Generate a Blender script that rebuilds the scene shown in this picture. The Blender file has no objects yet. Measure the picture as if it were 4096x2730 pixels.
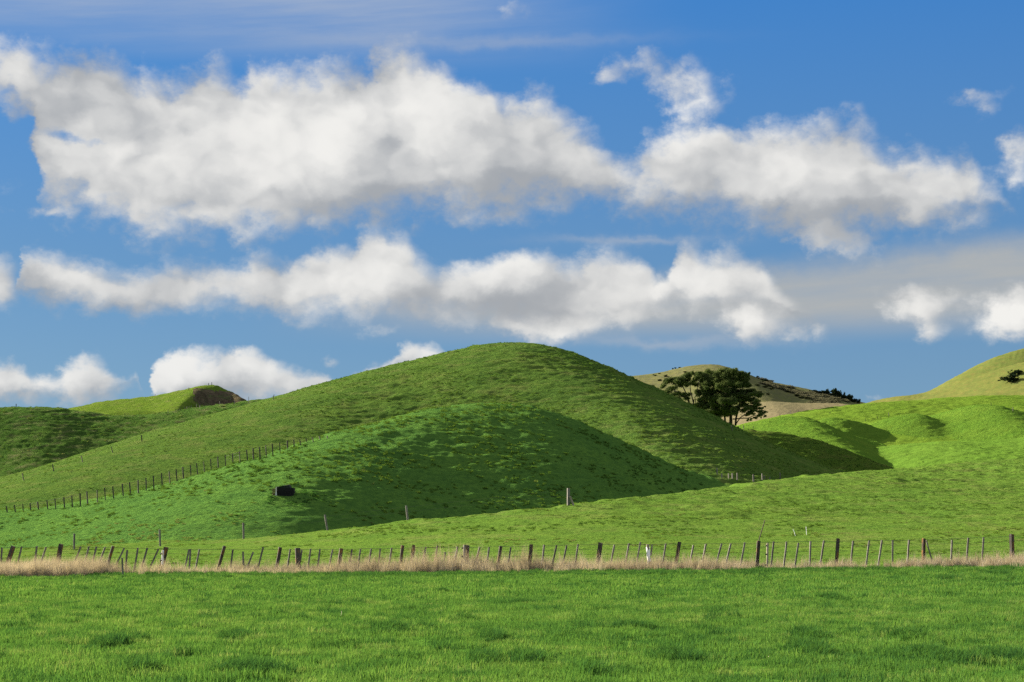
import bpy, math, random
import numpy as np
from mathutils import Vector, Matrix

random.seed(7)
rng = np.random.default_rng(11)
scene = bpy.context.scene
COL = scene.collection

# ------------------------------------------------------------------ camera
FPX, CX, CY, HORIZON, CAMZ = 6827.0, 2048.0, 1365.0, 2140.0, 1.75
PITCH = math.atan((HORIZON - CY) / FPX)
cam = bpy.data.cameras.new('camera')
cam.sensor_width = 36.0
cam.lens = 36.0 * FPX / 4096.0
cam.clip_start, cam.clip_end = 0.5, 20000.0
cam_o = bpy.data.objects.new('camera', cam)
cam_o.location = (0, 0, CAMZ)
cam_o.rotation_euler = (math.pi / 2 + PITCH, 0, 0)
COL.objects.link(cam_o)
scene.camera = cam_o

# ------------------------------------------------------------------ light
EXPOSURE = 2.0
ALB = 0.78      # overall reflectance that goes with this exposure
SUN_EL, SUN_AZ = math.radians(22.5), math.radians(-56.0)   # azimuth from +Y (view direction), negative = left
sun = bpy.data.lights.new('sun', 'SUN')
sun.energy, sun.angle, sun.color = 5.0, math.radians(0.53), (1.0, 0.90, 0.74)
sun_o = bpy.data.objects.new('sun', sun)
sd = Vector((math.cos(SUN_EL) * math.sin(SUN_AZ), math.cos(SUN_EL) * math.cos(SUN_AZ), math.sin(SUN_EL)))
sun_o.rotation_euler = sd.to_track_quat('Z', 'Y').to_euler()
sun_o.location = (-60, 20, 80)
COL.objects.link(sun_o)

vs = scene.view_settings
vs.view_transform, vs.look, vs.exposure, vs.gamma = 'Standard', 'None', EXPOSURE, 1.0
vs.use_curve_mapping = False
scene.cycles.use_denoising = False
scene.cycles.max_bounces = 6
scene.cycles.diffuse_bounces = 3
scene.cycles.transparent_max_bounces = 6


def rays(u, v):
    """pixel of the 4096 x 2730 photograph -> direction with y = 1"""
    u = np.asarray(u, float) - CX
    w = CY - np.asarray(v, float)
    c, s = math.cos(PITCH), math.sin(PITCH)
    y = FPX * c - w * s
    z = FPX * s + w * c
    return u / y, z / y


def angles(u, v):
    dx, dz = rays(u, v)
    return np.arctan(dx), np.arctan2(dz, np.sqrt(1 + dx * dx))


# ------------------------------------------------------------------ sky
def build_world():
    world = bpy.data.worlds.new('World')
    scene.world = world
    world.use_nodes = True
    nt = world.node_tree
    nt.nodes.clear()
    L = nt.links

    def sock(node, i, val):
        if val is None:
            return
        if isinstance(val, (int, float)):
            node.inputs[i].default_value = val
        elif isinstance(val, tuple):
            node.inputs[i].default_value = val
        else:
            L.new(val, node.inputs[i])

    def M(op, a, b=None, c=None, clamp=False):
        n = nt.nodes.new('ShaderNodeMath')
        n.operation = op
        n.use_clamp = clamp
        for i, q in enumerate((a, b, c)):
            sock(n, i, q)
        return n.outputs[0]

    add = lambda a, b: M('ADD', a, b)
    sub = lambda a, b: M('SUBTRACT', a, b)
    mul = lambda a, b: M('MULTIPLY', a, b)
    mad = lambda a, b, c: M('MULTIPLY_ADD', a, b, c)

    def sstep(x, lo, hi, a=0.0, b=1.0):
        n = nt.nodes.new('ShaderNodeMapRange')
        n.interpolation_type = 'SMOOTHSTEP'
        sock(n, 0, x); sock(n, 1, lo); sock(n, 2, hi); sock(n, 3, a); sock(n, 4, b)
        return n.outputs[0]

    def vec(x, y, z=0.0):
        n = nt.nodes.new('ShaderNodeCombineXYZ')
        sock(n, 0, x); sock(n, 1, y); sock(n, 2, z)
        return n.outputs[0]

    def noise(v, scale, detail, rough=0.55, lac=2.0, dist=0.0):
        n = nt.nodes.new('ShaderNodeTexNoise')
        n.noise_dimensions = '3D'
        L.new(v, n.inputs['Vector'])
        n.inputs['Scale'].default_value = scale
        n.inputs['Detail'].default_value = detail
        n.inputs['Roughness'].default_value = rough
        n.inputs['Lacunarity'].default_value = lac
        n.inputs['Distortion'].default_value = dist
        return n

    def mixc(f, a, b):
        n = nt.nodes.new('ShaderNodeMix')
        n.data_type = 'RGBA'
        sock(n, 0, f)
        for i, q in ((6, a), (7, b)):
            if isinstance(q, tuple):
                n.inputs[i].default_value = (*q, 1.0)
            else:
                L.new(q, n.inputs[i])
        return n.outputs[2]

    tc = nt.nodes.new('ShaderNodeTexCoord')
    sep = nt.nodes.new('ShaderNodeSeparateXYZ')
    L.new(tc.outputs['Generated'], sep.inputs[0])
    X, Y, Z = sep.outputs
    az = M('ARCTAN2', X, Y)
    el = M('ARCTAN2', Z, M('SQRT', add(mul(X, X), mul(Y, Y))))
    HALF = 0.32
    azf = sub(M('PINGPONG', add(az, HALF), 2 * HALF), HALF)     # the cloud field goes on, mirrored, all round

    K = 1.7407

    def AE(p):
        a, e = angles(p[0] * K, p[1] * K)
        return float(a), float(e)

    def noise_pos(a, e):
        return vec(a, mul(e, 1.25), 0.37)

    # domain warp: large billows, small curls
    base = noise_pos(azf, el)
    w1 = noise(base, 22.0, 3.0, 0.5)
    w2 = noise(base, 75.0, 4.0, 0.6)
    s1 = nt.nodes.new('ShaderNodeSeparateColor'); L.new(w1.outputs['Color'], s1.inputs[0])
    s2 = nt.nodes.new('ShaderNodeSeparateColor'); L.new(w2.outputs['Color'], s2.inputs[0])
    wa = add(mul(sub(s1.outputs[0], 0.5), 0.020), mul(sub(s2.outputs[0], 0.5), 0.012))
    we = add(mul(sub(s1.outputs[1], 0.5), 0.014), mul(sub(s2.outputs[1], 0.5), 0.010))
    A_ = add(azf, wa)
    E_ = add(el, we)
    xn = M('MULTIPLY_ADD', A_, 1.0 / (2 * HALF), 0.5, clamp=True)

    YS = 0.36

    def curve(pts):
        n = nt.nodes.new('ShaderNodeFloatCurve')
        cm = n.mapping
        c = cm.curves[0]
        P = sorted((AE(p) for p in pts))
        P = [((a / (2 * HALF)) + 0.5, e / YS) for a, e in P]
        P = [p for p in P if 0.0 <= p[0] <= 1.0]
        if P[0][0] > 0.001:
            P.insert(0, (0.0, P[0][1]))
        if P[-1][0] < 0.999:
            P.append((1.0, P[-1][1]))
        while len(c.points) < len(P):
            c.points.new(0.5, 0.5)
        for q, p in zip(c.points, P):
            q.location = p
            q.handle_type = 'AUTO_CLAMPED'
        cm.use_clip = False
        cm.update()
        L.new(xn, n.inputs['Value'])
        return mul(n.outputs[0], YS)

    def lobe(p, rx, ry, amp):
        a, e = AE(p)
        s = K / FPX
        dx = mul(sub(A_, a), 1.0 / (rx * s))
        dy = mul(sub(E_, e), 1.0 / (ry * s))
        r2 = add(mul(dx, dx), mul(dy, dy))
        return mul(M('EXPONENT', mul(r2, -0.7)), amp)

    def total(items):
        t = items[0]
        for i in items[1:]:
            t = add(t, i)
        return t

    # billow noise, sampled here and a step towards the sun: the difference is the light on the billows
    lx, ly = -0.70, 0.70
    warped = noise_pos(A_, E_)

    def cells(v, scale):
        n = nt.nodes.new('ShaderNodeTexVoronoi')
        n.voronoi_dimensions = '2D'
        n.feature = 'SMOOTH_F1'
        n.inputs['Scale'].default_value = scale
        n.inputs['Smoothness'].default_value = 0.35
        L.new(v, n.inputs['Vector'])
        return n.outputs['Distance']

    def heads(v, detail):
        n = noise(v, 34.0, detail, 0.56).outputs['Fac']
        c = add(mul(sub(0.48, cells(v, 42.0)), 0.30), mul(sub(0.45, cells(v, 100.0)), 0.16))
        return add(add(mul(n, 0.85), 0.075), c)
    nA = heads(warped, 7.0)
    off = noise_pos(add(A_, lx * 0.011), add(E_, ly * 0.009))
    nB = heads(off, 5.0)
    off2 = noise_pos(add(A_, lx * 0.030), add(E_, ly * 0.026))
    nC = noise(off2, 17.0, 3.0, 0.5).outputs['Fac']
    nD = noise(warped, 17.0, 3.0, 0.5).outputs['Fac']
    relief = add(mul(sub(nA, nB), 0.55), mul(sub(nD, nC), 1.75))
    fine = noise(base, 150.0, 5.0, 0.62).outputs['Fac']

    def band(top, bot, soft_t, soft_b, amp):
        t, b = curve(top), curve(bot)
        dt, db = sub(t, E_), sub(E_, b)
        a = add(mul(dt, 1.0 / soft_t), 0.0)
        c = mul(db, 1.0 / soft_b)
        n = nt.nodes.new('ShaderNodeMath'); n.operation = 'SMOOTH_MIN'
        sock(n, 0, a); sock(n, 1, c); n.inputs[2].default_value = 0.7
        d = n.outputs[0]
        dens = add(add(d, mul(sub(nA, 0.5), amp)), mul(sub(fine, 0.5), amp * 0.55))
        h = M('DIVIDE', db, M('MAXIMUM', add(dt, db), 0.004), clamp=True)
        return dens, h, d

    E = 3.0
    # ---- the big upper bank
    topA = [(-90, 60), (-20, 112), (40, 112), (100, 150), (160, 147), (250, 152), (300, 182), (360, 196), (430, 192),
            (478, 166), (515, 174), (548, 196), (592, 160), (650, 156), (760, 150), (850, 160), (878, 120), (930, 128),
            (985, 150), (1050, 190), (1110, 212), (1160, 250), (1225, 228), (1290, 268), (1330, 308), (1400, 345),
            (1460, 378), (1488, 335), (1510, 328), (1560, 310), (1620, 290), (1700, 300), (1760, 288), (1850, 300),
            (1960, 288), (2000, 308), (2050, 350), (2110, 368), (2170, 382), (2215, 366), (2255, 420), (2300, 450),
            (2330, 500), (2400, 560)]
    botA = [(-90, 190), (-20, 190), (30, 235), (70, 275), (78, 330), (84, 410), (110, 450), (180, 462), (220, 500),
            (300, 505), (400, 522), (500, 533), (600, 515), (700, 506), (800, 500), (900, 480), (1000, 470),
            (1100, 476), (1200, 470), (1300, 455), (1400, 460), (1500, 462), (1600, 476), (1700, 490), (1800, 515),
            (1880, 545), (1960, 530), (2050, 520), (2110, 516), (2150, 492), (2200, 500), (2290, 482), (2330, 455),
            (2400, 400)]
    dA, hA, rA = band(topA, botA, 0.0100, 0.0125, 2.6)
    dA = add(dA, total([lobe((150, 300), 62, 20, -3.2), lobe((230, 322), 40, 10, -2.0), lobe((1420, 330), 40, 26, -1.2),
                        lobe((700, 420), 60, 60, 0.8)]))
    # ---- the middle row
    topB = [(40, 720), (62, 606), (100, 598), (160, 606), (230, 610), (300, 632), (400, 620), (540, 626), (600, 600),
            (650, 610), (700, 606), (718, 588), (760, 575), (800, 576), (828, 540), (860, 532), (890, 550), (930, 560),
            (960, 602), (1010, 626), (1060, 620), (1120, 604), (1180, 590), (1250, 600), (1300, 620), (1370, 592),
            (1430, 596), (1480, 616), (1500, 650), (1526, 648), (1560, 584), (1590, 567), (1640, 592), (1690, 584),
            (1738, 612), (1765, 648), (1805, 690), (1860, 728), (2000, 800)]
    botB = [(40, 660), (66, 684), (100, 692), (180, 690), (250, 702), (350, 712), (500, 702), (600, 706), (700, 724),
            (800, 715), (900, 716), (1000, 728), (1200, 728), (1300, 742), (1400, 742), (1500, 722), (1540, 696),
            (1620, 702), (1700, 696), (1750, 702), (1805, 712), (1860, 722), (2000, 700)]
    dB, hB, rB = band(topB, botB, 0.0075, 0.0085, 2.0)
    # ---- the low row behind the hills
    topC = [(-60, 850), (0, 840), (60, 848), (85, 872), (140, 850), (170, 830), (212, 824), (250, 852), (290, 866),
            (318, 862), (335, 935), (350, 900), (365, 850), (382, 828), (420, 815), (470, 825), (530, 816), (560, 808),
            (620, 826), (660, 842), (700, 862), (745, 868), (770, 905), (800, 880), (850, 850), (900, 835), (925, 806),
            (975, 795), (1010, 802), (1040, 850), (1080, 900), (2353, 930)]
    botC = [(-60, 925), (0, 912), (85, 910), (240, 908), (318, 870), (335, 880), (350, 915), (560, 915), (745, 900),
            (775, 885), (850, 862), (920, 842), (1000, 832), (1040, 820), (1080, 860), (2353, 880)]
    dC, hC, rC = band(topC, botC, 0.0050, 0.0080, 2.5)
    # ---- loose puffs
    puffs = [((12, 655), 40, 50, 1.6), ((1255, 748), 105, 38, 1.9), ((1430, 726), 60, 24, 1.0), ((1735, 748), 80, 44, 1.5),
             ((1720, 715), 26, 26, 0.8), ((2095, 700), 75, 42, 1.5), ((2140, 765), 28, 34, 1.0), ((2225, 690), 60, 30, 0.5),
             ((2330, 745), 72, 48, 1.9), ((2345, 690), 40, 40, 0.7), ((1880, 750), 60, 20, 0.75), ((895, 762), 60, 16, 0.95),
             ((660, 748), 30, 10, 0.4), ((760, 824), 30, 13, 0.7),
             ((1510, 150), 90, 42, 0.85), ((1440, 172), 60, 22, 0.4), ((1560, 205), 60, 36, 0.6), ((1615, 240), 92, 54, 0.95),
             ((1390, 182), 30, 16, 0.6), ((2225, 218), 60, 24, 0.8), ((2260, 250), 36, 20, 0.6), ((2345, 335), 56, 40, 1.4),
             ((2345, 420), 40, 40, 0.9), ((1910, 550), 110, 46, 1.0), ((930, 508), 38, 18, 0.55), ((20, 420), 70, 70, 0.35),
             ((130, 490), 80, 16, 0.8), ((1255, 590), 26, 24, 0.6), ((200, 735), 30, 12, 0.35), ((1180, 30), 70, 22, 0.7)]
    dP = total([lobe(*p) for p in puffs])
    dP = add(add(dP, -0.60), add(mul(sub(nA, 0.5), 1.5), mul(sub(fine, 0.5), 0.8)))

    # ---- light on the clouds
    lobesA = total([lobe((690, 290), 120, 170, 0.232), lobe((985, 310), 100, 120, 0.211), lobe((230, 390), 150, 80, 0.232),
                    lobe((560, 360), 160, 140, 0.126), lobe((1870, 385), 190, 80, 0.168), lobe((1600, 320), 110, 40, 0.126),
                    lobe((1960, 320), 80, 50, 0.105), lobe((520, 470), 170, 50, 0.105), lobe((1500, 445), 70, 30, 0.105),
                    lobe((885, 420), 95, 110, -0.149), lobe((800, 478), 260, 34, -0.117), lobe((930, 200), 80, 80, -0.084),
                    lobe((1230, 420), 200, 45, -0.117), lobe((1850, 490), 300, 34, -0.117), lobe((2080, 430), 80, 80, -0.084),
                    lobe((200, 220), 240, 80, -0.050), lobe((330, 300), 60, 80, -0.084)])
    lobesB = total([lobe((850, 600), 70, 80, 0.20), lobe((760, 660), 110, 50, 0.14), lobe((110, 640), 60, 60, 0.10),
                    lobe((1190, 625), 90, 34, 0.16), lobe((1580, 630), 60, 70, 0.16), lobe((1400, 640), 90, 50, 0.08),
                    lobe((340, 670), 140, 34, 0.06), lobe((960, 690), 90, 50, -0.14), lobe((1110, 700), 300, 30, -0.12),
                    lobe((1700, 660), 80, 70, -0.14), lobe((1000, 640), 50, 40, -0.08)])

    def tone(h, lobes, dens, base):
        lit = add(mul(sstep(h, -0.05, 0.6), 0.26), base)
        lit = add(lit, mul(relief, 0.62))
        lit = add(lit, lobes)
        soft = M('SMOOTH_MIN', lit, 0.95)
        soft.node.inputs[2].default_value = 0.35
        soft2 = M('SMOOTH_MAX', soft, 0.30)
        soft2.node.inputs[2].default_value = 0.22
        return soft2

    WARM, COOL = (0.93, 0.90, 0.82), (0.315, 0.345, 0.385)

    def shade(t):
        n = nt.nodes.new('ShaderNodeValToRGB')
        cr = n.color_ramp
        cr.interpolation = 'LINEAR'
        for e_, c_ in ((0.0, (0.30, 0.325, 0.36)), (0.45, (0.45, 0.47, 0.495)), (0.75, (0.645, 0.655, 0.655)), (1.0, (0.94, 0.925, 0.885))):
            if e_ in (0.0, 1.0):
                el_ = cr.elements[0 if e_ == 0.0 else 1]
            else:
                el_ = cr.elements.new(e_)
            el_.position = e_
            el_.color = (*c_, 1)
        L.new(sub(mul(t, 1.25), 0.25), n.inputs[0])
        return n.outputs[0]

    # ---- clear sky
    sky = nt.nodes.new('ShaderNodeTexSky')
    sky.sky_type = 'NISHITA'
    sky.sun_disc = False
    sky.sun_elevation = SUN_EL
    sky.sun_rotation = SUN_AZ
    sky.altitude = 100.0
    sky.air_density, sky.dust_density, sky.ozone_density = 1.0, 0.35, 2.5
    grade = nt.nodes.new('ShaderNodeMix'); grade.data_type = 'RGBA'; grade.blend_type = 'MULTIPLY'
    grade.inputs[0].default_value = 1.0
    L.new(sky.outputs[0], grade.inputs[6])
    gr = nt.nodes.new('ShaderNodeValToRGB')
    gr.color_ramp.elements[0].position = 0.0
    gr.color_ramp.elements[0].color = SKY_LO
    gr.color_ramp.elements[1].position = 1.0
    gr.color_ramp.elements[1].color = SKY_HI
    m_ = gr.color_ramp.elements.new(0.5); m_.color = SKY_MID
    L.new(M('MULTIPLY', el, 1.0 / 0.32, clamp=True), gr.inputs[0])
    L.new(gr.outputs[0], grade.inputs[7])
    S = 1.0 / WSTR
    # the deep, even blue of a clear day after rain
    blue = nt.nodes.new('ShaderNodeValToRGB')
    cr = blue.color_ramp
    for e_, c_ in ((0.0, (0.22, 0.37, 0.50)), (0.34, (0.172, 0.316, 0.475)), (0.56, (0.092, 0.258, 0.490)), (0.95, (0.053, 0.222, 0.575)), (1.0, (0.05, 0.21, 0.56))):
        el_ = cr.elements[0] if e_ == 0.0 else (cr.elements[1] if e_ == 1.0 else cr.elements.new(e_))
        el_.position = e_; el_.color = (*c_, 1)
    L.new(M('MULTIPLY', el, 1.0 / 0.32, clamp=True), blue.inputs[0])
    dim = nt.nodes.new('ShaderNodeMix'); dim.data_type = 'RGBA'; dim.blend_type = 'MULTIPLY'; dim.inputs[0].default_value = 1.0
    L.new(grade.outputs[2], dim.inputs[6]); dim.inputs[7].default_value = (*(2.0 ** -(EXPOSURE - 0.35),) * 3, 1)
    bsc = nt.nodes.new('ShaderNodeMix'); bsc.data_type = 'RGBA'; bsc.blend_type = 'MULTIPLY'; bsc.inputs[0].default_value = 1.0
    L.new(blue.outputs[0], bsc.inputs[6]); bsc.inputs[7].default_value = (*(S * 2.0 ** -EXPOSURE,) * 3, 1)
    col = mixc(0.75, dim.outputs[2], bsc.outputs[2])

    def scaled(c):
        n = nt.nodes.new('ShaderNodeMix'); n.data_type = 'RGBA'; n.blend_type = 'MULTIPLY'
        n.inputs[0].default_value = 1.0
        n.clamp_result = False
        if isinstance(c, tuple):
            n.inputs[6].default_value = (*c, 1)
        else:
            L.new(c, n.inputs[6])
        k_ = S * 2.0 ** -EXPOSURE
        n.inputs[7].default_value = (k_, k_, k_, 1)
        return n.outputs[2]

    # thin streaks: a veil high on the left, a grey sheet low on the right
    st = noise(vec(mul(azf, 5.0), mul(add(el, mul(azf, -0.08)), 60.0), 1.3), 1.0, 6.0, 0.6).outputs['Fac']
    st2 = noise(vec(mul(azf, 14.0), mul(add(el, mul(azf, -0.05)), 110.0), 4.3), 1.0, 5.0, 0.6).outputs['Fac']
    a1, e1 = AE((0, 120)); a2, e2 = AE((1350, 60))
    veil = mul(sstep(el, e1 - 0.004, e1 + 0.030), sstep(azf, 0.12, -0.10))
    veil = mul(veil, mul(add(add(mul(sstep(st, 0.25, 0.75), 0.55), 0.22), mul(st2, 0.3)), sstep(el, 0.80, 0.34)))
    col = mixc(M('MULTIPLY', veil, 0.85, clamp=True), col, scaled((0.40, 0.47, 0.60)))
    _, et = AE((2353, 520)); _, et2 = AE((1500, 620)); at, _ = AE((1500, 620)); ar, _ = AE((2353, 520))
    slope = (et - et2) / (ar - at)
    topG = add(mul(sub(azf, at), slope), et2)
    _, eb = AE((1500, 765))
    gsheet = mul(sstep(sub(topG, add(el, mul(we, 0.8))), -0.004, 0.020), sstep(el, eb - 0.010, eb + 0.014))
    gsheet = mul(gsheet, sstep(azf, -0.17, 0.01))
    gsheet = mul(gsheet, add(0.42, add(mul(st, 0.55), mul(st2, 0.55))))
    col = mixc(M('MULTIPLY', gsheet, 0.95, clamp=True), col, scaled((0.42, 0.445, 0.46)))
    streak = mul(total([lobe((1450, 553), 150, 9, 0.8), lobe((1500, 785), 230, 12, 0.5), lobe((1090, 95), 300, 12, 0.5),
                        lobe((1560, 785), 160, 9, 0.3)]), add(0.3, mul(st2, 1.2)))
    col = mixc(M('MULTIPLY', streak, 0.55, clamp=True), col, scaled((0.47, 0.50, 0.55)))

    def over(col, dens, lo, hi, t, amax=1.0):
        al = mul(sstep(dens, lo, hi), amax)
        return mixc(al, col, scaled(shade(t)))

    low = lambda x: x
    tP = add(mul(relief, 0.55), add(0.60, mul(dP, 0.16)))
    col = over(col, dP, -0.15, 1.15, M('MINIMUM', tP, 0.97), 0.96)
    lobesC = total([lobe((195, 850), 60, 26, 0.20), lobe((130, 880), 40, 20, 0.14), lobe((420, 850), 40, 34, 0.22), lobe((480, 845), 36, 26, 0.12),
                    lobe((560, 838), 36, 30, 0.22), lobe((630, 860), 50, 26, 0.12), lobe((560, 890), 160, 20, -0.10), lobe((260, 880), 60, 24, -0.10), lobe((30, 870), 60, 30, 0.10), lobe((515, 835), 16, 20, -0.10)])
    tC = tone(hC, lobesC, dC, 0.50)
    col = over(col, dC, -1.0, 0.9, tC, 0.95)
    tB = tone(hB, lobesB, dB, 0.43)
    col = over(col, dB, -1.0, 1.1, tB, 0.98)
    tA = tone(hA, mul(lobesA, 1.2), dA, 0.335)
    col = over(col, dA, -1.1, 1.15, tA, 0.98)

    bg = nt.nodes.new('ShaderNodeBackground')
    bg.inputs['Strength'].default_value = WSTR
    L.new(col, bg.inputs['Color'])
    out = nt.nodes.new('ShaderNodeOutputWorld')
    L.new(bg.outputs[0], out.inputs['Surface'])
    world.cycles.sampling_method = 'MANUAL'
    world.cycles.sample_map_resolution = 512


WSTR = 0.10
SKY_LO = (0.48, 0.57, 0.72, 1)
SKY_MID = (0.33, 0.56, 0.74, 1)
SKY_HI = (0.29, 0.76, 1.16, 1)
build_world()

# ------------------------------------------------------------------ noise for terrain
_T = rng.random((4, 256, 256)).astype(np.float64)


def vnoise(x, y, k=0):
    xi, yi = np.floor(x).astype(np.int64), np.floor(y).astype(np.int64)
    fx, fy = x - xi, y - yi
    fx = fx * fx * fx * (fx * (fx * 6 - 15) + 10)
    fy = fy * fy * fy * (fy * (fy * 6 - 15) + 10)
    t = _T[k & 3]
    a, b = xi & 255, yi & 255
    a1, b1 = (xi + 1) & 255, (yi + 1) & 255
    return (t[a, b] * (1 - fx) + t[a1, b] * fx) * (1 - fy) + (t[a, b1] * (1 - fx) + t[a1, b1] * fx) * fy - 0.5


def fbm(x, y, oct=4, k=0, gain=0.5):
    s, a, n = 0.0, 1.0, 0.0
    c, sn = math.cos(0.6), math.sin(0.6)
    for i in range(oct):
        s = s + a * vnoise(x + 17.3 * i, y - 9.1 * i, k + i)
        n += a
        a *= gain
        x, y = (x * c - y * sn) * 2.03, (x * sn + y * c) * 2.03
    return s / n


def sst(x, a, b):
    t = np.clip((x - a) / (b - a), 0, 1)
    return t * t * (3 - 2 * t)


# ------------------------------------------------------------------ the lie of the land
K = 1.7407   # tracing was done on a 2353 px wide view


def pchip(x, y, q):
    x, y = np.asarray(x, float), np.asarray(y, float)
    h = np.diff(x); d = np.diff(y) / h
    m = np.zeros_like(x)
    m[0], m[-1] = d[0], d[-1]
    s = d[:-1] * d[1:] > 0
    w1, w2 = 2 * h[1:] + h[:-1], h[1:] + 2 * h[:-1]
    with np.errstate(divide='ignore', invalid='ignore'):
        hm = (w1 + w2) / (w1 / d[:-1] + w2 / d[1:])
    m[1:-1] = np.where(s, hm, 0.0)
    q = np.clip(q, x[0], x[-1])
    i = np.clip(np.searchsorted(x, q) - 1, 0, len(x) - 2)
    t = (q - x[i]) / h[i]
    t2, t3 = t * t, t * t * t
    return ((2 * t3 - 3 * t2 + 1) * y[i] + (t3 - 2 * t2 + t) * h[i] * m[i]
            + (-2 * t3 + 3 * t2) * y[i + 1] + (t3 - t2) * h[i] * m[i + 1])


class Ridge:
    """a hill as a crest line with its real distance and height, falling away in front and behind"""

    def __init__(self, name, pts, Sf, Sb, r, sm=3.0):
        self.name = name
        u = np.array([p[0] for p in pts]) * K
        v = np.array([p[1] for p in pts]) * K
        D = np.array([p[2] for p in pts], float)
        dx, dz = rays(u, v)
        X = dx * D
        sf = np.array([p[3] if len(p) > 3 else Sf for p in pts], float)
        corr = r * (sf - np.sqrt(np.maximum(sf ** 2 - dz ** 2, 0.0)))
        H = CAMZ + dz * D - corr
        g = np.linspace(X[0], X[-1], 1600)
        h, yr, s = pchip(X, H, g), pchip(X, D, g), pchip(X, sf, g)
        kern = max(1, int(sm / (g[1] - g[0])))
        kx = np.exp(-0.5 * (np.arange(-3 * kern, 3 * kern + 1) / kern) ** 2)
        kx /= kx.sum()
        pad = 3 * kern

        def smooth(a):
            lo = a[0] + (a[0] - a[1]) * np.arange(pad, 0, -1)
            hi = a[-1] + (a[-1] - a[-2]) * np.arange(1, pad + 1)
            return np.convolve(np.concatenate([lo, a, hi]), kx, 'valid')
        self.g, self.h, self.yr, self.s = g, smooth(h), smooth(yr), smooth(s)
        self.Sb, self.r = Sb, r

    def __call__(self, x, y):
        g = self.g
        h = np.interp(x, g, self.h)
        over = np.maximum(g[0] - x, 0) + np.maximum(x - g[-1], 0)
        h = h - 0.25 * over
        t = np.interp(x, g, self.yr) - y
        s = np.where(t > 0, np.interp(x, g, self.s), self.Sb)
        return h - s * (np.sqrt(t * t + self.r ** 2) - self.r)


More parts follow.
